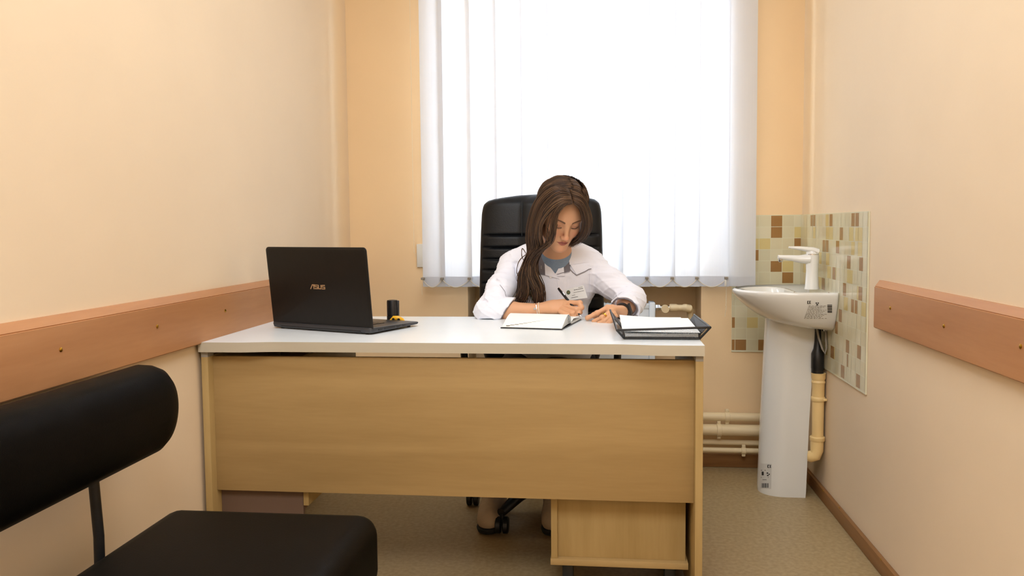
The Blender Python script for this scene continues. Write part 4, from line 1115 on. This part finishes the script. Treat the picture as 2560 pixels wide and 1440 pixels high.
for i in range(50):
    s = rr_.rand(); o = rr_.randn(3)*.004
    P = [W(1334+6*s, 640, 2.80), W(1328+16*s, 680, 2.81), W(1334+12*s, 725, 2.81), W(1336+12*s, 752, 2.815)] if i % 2 else [W(1330, 640, 2.81), W(1314+8*s, 680, 2.815), W(1300+8*s, 720, 2.815), W(1296+8*s, 745, 2.82)]
    lock([p+o for p in P], .0040, HB_[3] if i % 3 else HB_[0], amp=.003, ph=i % 2*3, n=16)
# right side
GR = [
 [(1434, 508, 2.655), (1450, 520, 2.660), (1458, 545, 2.680), (1457, 572, 2.705), (1447, 594, 2.745), (1426, 606, 2.820)],
 [(1430, 490, 2.668), (1456, 503, 2.680), (1472, 540, 2.705), (1470, 575, 2.730), (1455, 597, 2.775), (1426, 610, 2.840)],
 [(1420, 464, 2.725), (1450, 482, 2.735), (1472, 525, 2.755), (1477, 562, 2.775), (1461, 592, 2.805), (1428, 614, 2.860)],
]
GRw = [[W(*p) for p in g] for g in GR]
for i in range(420):
    s = rr_.rand()*2; k = min(int(s), 1); t = s-k; jit = rr_.randn(3)*.0022; e_ = rr_.randn(3)*.004
    pts = [GRw[k][j]*(1-t)+GRw[k+1][j]*t+jit*(1 if j else .3)+e_*(j/5.)**2 for j in range(6)]
    lock(pts, .0010+.0009*rr_.rand(), pick(.45), amp=.0015, ph=rr_.rand()*6, n=22)
# crown and back of the head
for i in range(420):
    t = rr_.rand(); s_ = 1 if rr_.rand() < .45 else -1
    def onskull(x, y, z, k=1.035):      # push a point out onto the hair surface
        v = np.array([x, y-.016, z-.034]); q = v/np.array([.0765, .094, .0815]); return hw_(v/np.linalg.norm(q)*k+np.array([0, .016, .034]))
    y0 = -.045+.11*t
    P = [onskull(.010+.003*rr_.randn(), y0, .12), onskull(.010+s_*.030, y0+.008, .105), onskull(s_*.060, y0+.016, .075, 1.05), onskull(s_*.08, y0+.022, .035, 1.06), onskull(s_*.08, y0+.026, -.005, 1.06)]
    lock([p+rr_.randn(3)*.0009 for p in P], .0017, pick(.4), n=18)
for i in range(500):
    a = (rr_.rand()*1.5+.0)*math.pi-.25*math.pi; x0 = .012
    pts = []
    for j in range(7):
        th = .55+j/6.*1.28; ca, sa = math.cos(a), math.sin(a)
        pts.append(hw_((x0*(1-j/6.)+.004+.080*math.sin(th)*ca, .016+.097*math.sin(th)*max(sa, -.55), .034+.085*math.cos(th))))
    lock([p+rr_.randn(3)*.0012 for p in pts], .0020, pick(.3), n=16)
# loose wisps at the left of the tail
for P in ([(1318, 640, 2.80), (1306, 622, 2.80), (1305, 640, 2.80), (1312, 655, 2.80)], [(1330, 625, 2.80), (1300, 650, 2.81), (1292, 675, 2.81), (1298, 700, 2.81)], [(1322, 660, 2.80), (1303, 672, 2.80), (1294, 692, 2.80), (1296, 712, 2.80)],
          [(1395, 545, 2.640), (1380, 590, 2.655), (1372, 612, 2.675), (1350, 625, 2.70)], [(1392, 560, 2.645), (1386, 590, 2.655), (1376, 612, 2.675)], [(1366, 560, 2.668), (1372, 592, 2.672), (1366, 614, 2.69)]):
    for k in range(3): lock([W(*p)+rr_.randn(3)*.0015 for p in P], .0010, HB_[2], n=18, taper=.05)
nb0 = len(hv)
allv = np.concatenate([hv]+lock_v); cols = np.concatenate([np.tile(HB_[0], (nb0, 1))]+lock_c)
faces = [tuple(int(x) for x in f) for f in hf]+[tuple(x+nb0 for x in f) for f in lock_f]
me = bpy.data.meshes.new('hair'); me.from_pydata(allv.tolist(), [], faces); me.polygons.foreach_set('use_smooth', [True]*len(me.polygons))
ca = me.color_attributes.new('Col', 'FLOAT_COLOR', 'POINT'); cc = np.ones((len(allv), 4), np.float32); cc[:, :3] = cols; ca.data.foreach_set('color', cc.ravel())
me.materials.append(M['hair']); hair = link('hair', me, person)

def along2(a, b, t): return np.array(a)*(1-t)+np.array(b)*t
# ---- knitted top in the neckline
top_ops = [(1, cap((-.163, 2.925, .944), along2((-.163, 2.925, .945), hw_((0, .018, -.040)), .16), .056, .0535), .01), (1, cap((-.163, 2.925, .944), (-.166, 2.940, .915), .0535, .062), .03), (1, cap((-.235, 2.975, .895), (-.115, 2.98, .895), .088, .088, (0, 1, 0), .9), .05),
           (1, cap((-.180, 2.985, .86), (-.190, 2.96, .68), .112, .104, (0, 1, 0), .76), .06)]
sdf_object('knit_top', top_ops, .003, M['shirt'], person)

# ---- the coat
rng = np.random.RandomState(5)
FLD = [(rng.randn(3)*np.array([1, .7, 1.0])*26, rng.rand()*6) for _ in range(7)]
def folds(P):
    d = np.zeros(len(P))
    for f, ph in FLD: d += np.sin(P@f+ph+1.3*np.sin(P[:, 2]*31+ph))
    w = np.clip((np.abs(P[:, 0]+.18)-.08)/.08, .25, 1)
    r = np.zeros(len(P))
    for kx, ky, kz, ph, a in ((34, -40, 62, .4, .0030), (-30, 46, 70, 2.1, .0026), (12, 70, 44, 4.4, .0020)):
        s_ = np.sin(P[:, 0]*kx+P[:, 1]*ky+P[:, 2]*kz+ph+1.5*np.sin(P[:, 2]*23+P[:, 0]*17+ph*2)); r += a*(1-np.abs(s_))**3
    w2 = np.clip((np.abs(P[:, 0]+.18)-.11)/.06, .15, 1)
    return d*.0008*w-r*w2+.0012*w2
def along(a, b, t): return np.array(a)*(1-t)+np.array(b)*t
coat = []
K_ = lambda p, k=.03: coat.append((1, p, k)); KX = lambda p, k=.006: coat.append((-1, p, k))
K_(cap((-.245, 2.975, .895), (-.105, 2.98, .895), .100, .100, (0, 1, 0), .95), .05)
K_(cap((-.180, 2.98, .85), (-.190, 2.955, .64), .132, .132, (0, 1, 0), .80), .06)
K_(cap((-.190, 2.955, .64), (-.190, 2.955, .635), .145, .15, (0, 1, 0), .78), .05)
K_(cap(SL+np.array([.0, 0, .004]), (-.215, 2.96, .955), .045, .050), .05); K_(cap(SR+np.array([.0, 0, .004]), (-.12, 2.96, .955), .045, .050), .05)
# sleeves: fuller at the elbow, rolled cuff open towards the hand
CL = along(EL, WL, .30); CRr = along(ER, WR, .60)
K_(cap(SL, along(SL, EL, .5), .048, .046), .03); K_(cap(along(SL, EL, .5), EL+np.array([-.002, .0, .004]), .045, .044), .03); K_(cap(EL+np.array([-.002, 0, .003]), CL+(WL-EL)*.25, .044, .044), .02)
K_(cap(SR, along(SR, ER, .5), .047, .046), .03); K_(cap(along(SR, ER, .5), ER+np.array([.002, 0, .004]), .046, .046), .03); K_(cap(ER+np.array([.002, -.005, .002]), CRr+(WR-ER)*.3, .048, .046), .02)
K_(cap(EL+np.array([0, -.012, -.008]), CL+np.array([-.012, -.018, -.012]), .036, .030), .02)
K_(cap(along(ER, CRr, .3)+np.array([.010, -.0, -.004]), CRr+np.array([.020, -.004, -.006]), .040, .036), .02)
# creases at the elbows and armpits
for a, b2, r in ((W(1236, 700, 2.83), W(1262, 716, 2.80), .004), (W(1222, 722, 2.79), W(1250, 742, 2.76), .0045), (W(1205, 752, 2.76), W(1240, 757, 2.74), .004),
                 (W(1560, 712, 2.87), W(1520, 730, 2.85), .0045), (W(1575, 735, 2.86), W(1530, 748, 2.83), .0045), (W(1545, 690, 2.89), W(1512, 700, 2.88), .004),
                 (W(1487, 660, 2.90), W(1480, 720, 2.88), .004), (W(1290, 660, 2.90), W(1296, 720, 2.88), .004), (W(1420, 700, 2.87), W(1424, 780, 2.86), .002), (W(1450, 700, 2.87), W(1446, 770, 2.86), .003)):
    coat.append((-1, cap(a, b2, r, r*.5), .02))
# hollow cuffs, neckline
dL = (WL-EL)/np.linalg.norm(WL-EL); dR = (WR-ER)/np.linalg.norm(WR-ER)
def unit(v): v = np.array(v, float); return v/np.linalg.norm(v)
nL = unit(dL+np.array([0, -.1, -.65])); nR = unit(dR+np.array([0, 0, -.55])); cutL = CL+dL*.012; cutR = CRr+dR*.012
def cutter(c, n, a, b2, r):
    base = cap(a, b2, r, r); return Prim(base.c, base.R+.02, lambda P: np.maximum(base.f(P), -((P-c)@n)))
coat.append((-1, cutter(cutL, nL, CL-dL*.03, WL, .085), .003)); coat.append((-1, cutter(cutR, nR, CRr-dR*.03, WR, .085), .003))
KX(cap(CL+dL*.004, CL+dL*.09, .0325, .036)); KX(cap(CRr-dR*.004, CRr+dR*.09, .040, .042))
coat_full = list(coat)
KX(cap(hw_((0, .018, -.055)), (-.163, 2.915, .946), .050, .060), .010)
KX(cap((-.160, 2.87, .975), W(1385, 663, 2.862), .045, .003), .008)
TBL = ell((0, 0, 0), (1, 1, 1))
def plane_below(P): return P[:, 2]-.7512
class _Pl(Prim): pass
pl = Prim((0, 2.4, 0), 50, lambda P: np.maximum(P[:, 2]-.7515, P[:, 1]-2.822))   # the table top stops the cloth
coat.append((-1, pl, .004))
coat_o = sdf_object('coat', coat, .003, M['coat'], person, disp=folds)

# pieces sewn onto the coat, laid on its surface
def patch(uvs, name, mat_, off=.0025, th=.0016, parent=None, n=9, ops=None, lift=None):
    """four-cornered cloth piece lying on the coat"""
    ops = ops or coat_full; q = MB(); g = []
    for i in range(n+1):
        row = []
        for j in range(n+1):
            a, b2 = i/n, j/n
            u = (uvs[0][0]*(1-a)+uvs[1][0]*a)*(1-b2)+(uvs[3][0]*(1-a)+uvs[2][0]*a)*b2
            v = (uvs[0][1]*(1-a)+uvs[1][1]*a)*(1-b2)+(uvs[3][1]*(1-a)+uvs[2][1]*a)*b2
            p = hit(ops, u, v, off=off+(lift(a, b2) if lift else 0), disp=folds)
            if p is None: p = W(u, v, 2.90)
            row.append(p)
        g.append(row)
    # keep a continuous sheet: no sudden jumps in depth
    for _ in range(2):
        for i in range(n+1):
            for j in range(n+1):
                nb = [g[x][y] for x, y in ((i-1, j), (i+1, j), (i, j-1), (i, j+1)) if 0 <= x <= n and 0 <= y <= n]
                md = np.median([p[1] for p in nb])
                if abs(g[i][j][1]-md) > .006: g[i][j] = CO+(g[i][j]-CO)*(md/g[i][j][1])
    q.sheet(g, -CF*th)
    return q.build(name, mat_, parent or coat_o)
def piping(pts, name, r=.0013, mat_=None, closed=False, off=.001, parent=None):
    out = []
    for (u0, v0), (u1, v1) in zip(pts[:-1], pts[1:]):
        m_ = max(2, int(math.hypot(u1-u0, v1-v0)/3))
        for k in range(m_): out.append((u0+(u1-u0)*k/m_, v0+(v1-v0)*k/m_))
    out.append(pts[-1])
    P = [hit(coat_full, u, v, off=off, disp=folds) for u, v in out]; P = [p for p in P if p is not None]
    for i in range(1, len(P)):
        if abs(P[i][1]-P[i-1][1]) > .012: P[i] = CO+(P[i]-CO)*(P[i-1][1]/P[i][1])
    MB().tube(P, r, 6).build(name, mat_ or M['trim'], parent or coat_o)
# collar: white outer wing with grey inner band on each side
lf = lambda a, b2: .006*(1-b2)
patch([(1419, 623), (1443, 612), (1470, 655), (1424, 662)], 'collar_wing', M['coat'], .005, .002)
patch([(1424, 660), (1472, 655), (1477, 672), (1442, 687)], 'collar_tip', M['coat'], .003, .0012)
patch([(1405, 634), (1419, 624), (1426, 677), (1405, 682)], 'collar_band', M['trim'], .0035, .002)
patch([(1340, 640), (1358, 636), (1364, 688), (1344, 684)], 'collar_band', M['trim'], .003, .002)
patch([(1361, 648), (1366, 656), (1398, 697), (1363, 688)], 'lapel', M['coat'], .0035, .0018)
patch([(1408, 652), (1404, 657), (1385, 691), (1411, 690)], 'lapel', M['coat'], .0040, .0018)
piping([(1423, 671), (1432, 681), (1441, 688), (1462, 679), (1472, 673), (1478, 672)], 'piping', .0012, off=.005)
piping([(1392, 686), (1406, 682), (1424, 679)], 'piping', .0010, off=.007)
piping([(1392, 694), (1396, 730), (1394, 752)], 'placket_seam', .0006, M['coat'])
piping([(1474, 675), (1474, 740)], 'armhole_seam', .0007, M['coat'])
piping([(1250, 712), (1262, 728), (1267, 750)], 'sleeve_piping', .0008)
for (u, v) in ((1377, 692), (1393, 754)):
    p = hit(coat, u, v, off=.002, disp=folds); MB().lathe([(.0052, 0), (.0055, -.0008), (.0050, -.0020), (.0030, -.0016)], tuple(p), 18, 'Y').build('button', M['faucet'], coat_o)
p = hit(coat, 1353, 668, off=.006, disp=folds); q = MB().tube([p+np.array([0, -.002, .006]), p+np.array([.0004, -.002, -.006])], .0006, 5).build('buttonhole', M['white'], coat_o)
# cuff edges
def ring_at(c, d, r, n=26, low=.7512):
    a = np.cross(d, [0, 0, 1.]); a /= np.linalg.norm(a); b2 = np.cross(d, a); out = []
    for k in range(n+1):
        t = 2*math.pi*k/n; p = c+r*(a*math.cos(t)+b2*math.sin(t)); p[2] = max(p[2], low+.002); out.append(p)
    return out
MB().tube(ring_at(cutL, nL, .0415), .0022, 8, cap=False).build('cuff_trim', M['trim'], coat_o)
MB().tube(ring_at(cutR, nR, .044), .0022, 8, cap=False).build('cuff_trim', M['trim'], coat_o)
# name badge
def on_plane_quad(c_uv, corners_uv, Yc):
    return [W(u, v, Yc) for u, v in corners_uv]
bc = hit(coat, 1438, 730, off=.006, disp=folds); bY = float(bc[1])-.003
bq = [W(u, v, bY-.0) for u, v in ((1411, 724), (1459, 713), (1469, 744), (1419, 752))]
badge = MB().prism(bq, (0, -.0015, 0)).build('name_badge', M['paper'], person)
q = MB(); dd = np.array([0, -.0019, 0])
c0 = W(1421, 731, bY)+dd
P = [c0+np.array([.0068*math.cos(2*math.pi*k/22), 0, .0074*math.sin(2*math.pi*k/22)]) for k in range(22)]
q.prism(P, (0, -.0002, 0)); P2 = [c0+np.array([.0, -.0004, 0])+np.array([.0034*math.cos(2*math.pi*k/22), 0, .0040*math.sin(2*math.pi*k/22)]) for k in range(22)]
q.build('emblem', M['green'], badge, smooth=False)
q = MB()
for k in range(8):
    a = k*math.pi/4+.3; q.tube([c0+np.array([.0016*math.cos(a), -.0005, .0016*math.sin(a)]), c0+np.array([.005*math.cos(a), -.0005, .005*math.sin(a)])], .0006, 5)
q.build('emblem_detail', M['logo'], badge, smooth=False)
exb = (bq[1]-bq[0]); exb /= np.linalg.norm(exb); eyb = (bq[0]-bq[3]); eyb -= exb*(eyb@exb); eyb /= np.linalg.norm(eyb)
q = MB()
for wdt, rr2, u, v in ((10, .0007, 1451, 718), (22, .0010, 1446, 723), (26, .0007, 1447, 729), (8, .0007, 1434, 738), (18, .0009, 1437, 743)):   # lines too small to read
    u0 = u-wdt/2; r_ = random.Random(wdt)
    while u0 < u+wdt/2-1:
        w_ = .9+r_.random()*1.3; sl = -.19
        a = W(u0, v+(u0-u)*sl, bY)+dd; b2 = W(min(u0+w_, u+wdt/2), v+(u0+w_-u)*sl, bY)+dd; q.tube([a, b2], rr2, 4); u0 += w_+.5
q.build('badge_print', M['ink'], badge, smooth=False)
# trousers, shoes
tr_ops = []
for hip, kn, an in ((np.array([-.27, 2.98, .55]), KL, AL), (np.array([-.12, 2.98, .55]), KR, AR)):
    tr_ops += [(1, cap(hip, kn, .092, .066), .04), (1, cap(kn, an+np.array([0, 0, .03]), .064, .048), .03)]
tr_ops.append((1, cap((-.26, 3.0, .565), (-.13, 3.0, .565), .095, .095), .04))
sdf_object('trousers', tr_ops, .006, M['trouser'], person)
for an, yw in ((AL, .0), (AR, .0)):
    a = an+np.array([0, -.01, 0]); x, y = a[0], a[1]
    so = [(1, cap((x, y+.01, .055), (x, y-.16, .045), .038, .040), .02), (1, cap((x, y+.015, .055), (x, y, .105), .038, .040), .03), (1, cap((x, y-.02, .085), (x, y-.12, .060), .034, .030), .03),
          (-1, Prim((x, y, 0), 50, lambda P: P[:, 2]-.020), .004), (-1, cap((x, y, .10), (x, y+.005, .2), .034, .036), .006), (-1, cap((x-.05, y-.125, .088), (x+.05, y-.125, .088), .0015, .0015), .004)]
    sh = sdf_object('shoe', so, .0035, M['shoe'], person)
    so2 = [(1, cap((x, y+.01, .025), (x, y-.163, .025), .0395, .0415), .01), (-1, Prim((x, y, 0), 50, lambda P: P[:, 2]-.002), .003), (-1, Prim((x, y, 0), 50, lambda P: .022-P[:, 2]), .003)]
    sdf_object('sole', so2, .0035, M['sole'], sh)
    q = MB()
    for k in range(4): q.tube([(x-.018, y-.035-.02*k, .112-.009*k), (x, y-.04-.02*k, .119-.010*k), (x+.018, y-.035-.02*k, .112-.009*k)], .0025, 6)
    q.build('laces', M['shoe'], sh)
# watch, bracelets, ring
def band(c, d, r0, w_, th, name, mat_, n=40, parent=None, sq=1.0, up=(0, 0, 1.)):
    d = d/np.linalg.norm(d); a = np.cross(d, up); a /= np.linalg.norm(a); b2 = np.cross(d, a)
    vs = []; fs = []
    for k in range(n):
        t = 2*math.pi*k/n; e = a*math.cos(t)+b2*math.sin(t)*sq
        for (rr2, ww) in ((r0, -w_/2), (r0+th, -w_/2), (r0+th, w_/2), (r0, w_/2)): vs.append(c+e*rr2+d*ww)
    for k in range(n):
        for j in range(4): fs.append((k*4+j, k*4+(j+1) % 4, ((k+1) % n)*4+(j+1) % 4, ((k+1) % n)*4+j))
    return MB().pydata(vs, fs).build(name, mat_, parent or person)
wc = along(ER, WR, .93); wt = band(wc, dR, .0245, .017, .0022, 'wristwatch', M['dark'])
nf = -CF*.9+np.array([.42, 0, .02]); nf -= dR*(nf@dR); nf /= np.linalg.norm(nf); sd = np.cross(nf, dR)
pc = wc+nf*.0245
MB().prism([pc+dR*.011+sd*.017, pc+dR*.011-sd*.017, pc-dR*.011-sd*.017, pc-dR*.011+sd*.017], nf*.007).build('watch_case', M['dark'], wt)
MB().prism([pc+nf*.0072+dR*.009+sd*.014, pc+nf*.0072+dR*.009-sd*.014, pc+nf*.0072-dR*.009-sd*.014, pc+nf*.0072-dR*.009+sd*.014], nf*.0004).build('watch_screen', M['lapbase'], wt)
bc1 = along(EL, WL, .94); bc2 = along(EL, WL, .99)
b1 = band(bc1, dL+np.array([.05, .1, .1]), .0235, .002, .0012, 'bracelet', M['silver'], n=30); band(bc2, dL+np.array([-.05, 0, .05]), .0230, .0024, .0014, 'bracelet', M['bead'], n=30)
MB().lathe([(.0042, 0), (.0042, -.0012)], tuple(hit(body, 1337, 772, off=.003)), 16, 'Y').build('charm', M['silver'], b1)
rd = P3(1505, 794, 2.668)-P3(1527, 778, 2.685)
band(along(P3(1527, 778, 2.685), P3(1505, 794, 2.668), .70), rd, .0097, .0045, .0014, 'ring', M['gold'], n=24)
# clip-on holder hanging on the coat beside the hair
cq = MB(); c1 = hit(coat, 1329, 733, off=.012, disp=folds)
if c1 is not None:
    q = MB(); q.lathe([(.008, 0), (.0095, -.001), (.0095, -.003), (.007, -.004)], tuple(c1), 22, 'Y'); q.tube([c1+np.array([0, -.002, -.008]), c1+np.array([.001, -.002, -.03])], .0014, 6)
    q.tube([c1+np.array([.001, -.002, -.022]), c1+np.array([.012, -.002, -.03]), c1+np.array([.014, -.002, -.022])], .0012, 6); q.build('badge_reel', M['green'], coat_o)
# pen
p0, p1 = P3(1453, 792, 2.700), P3(1396, 721, 2.790)
pen = thing('pen', tuple(p0), 'black ballpoint pen held in the writing hand', 'pen')
dv = (p1-p0)/np.linalg.norm(p1-p0); Lp = np.linalg.norm(p1-p0)
MB().tube([p0+dv*.008, p0+dv*.02, p0+dv*.05, p0+dv*(Lp-.008), p1], [.0028, .0040, .0048, .0046, .0036], 16).build('barrel', M['dark'], pen)
MB().tube([p0, p0+dv*.0085], [.0006, .0026], 10).build('tip', M['chrome'], pen)
cl0 = p1-dv*.004; off_ = np.array([.3, -.8, .3]); off_ -= dv*(off_@dv); off_ /= np.linalg.norm(off_)
MB().tube([cl0+off_*.004, cl0+off_*.0075, cl0-dv*.035+off_*.0065, cl0-dv*.038+off_*.005], .0012, 6).build('clip', M['chrome'], pen)
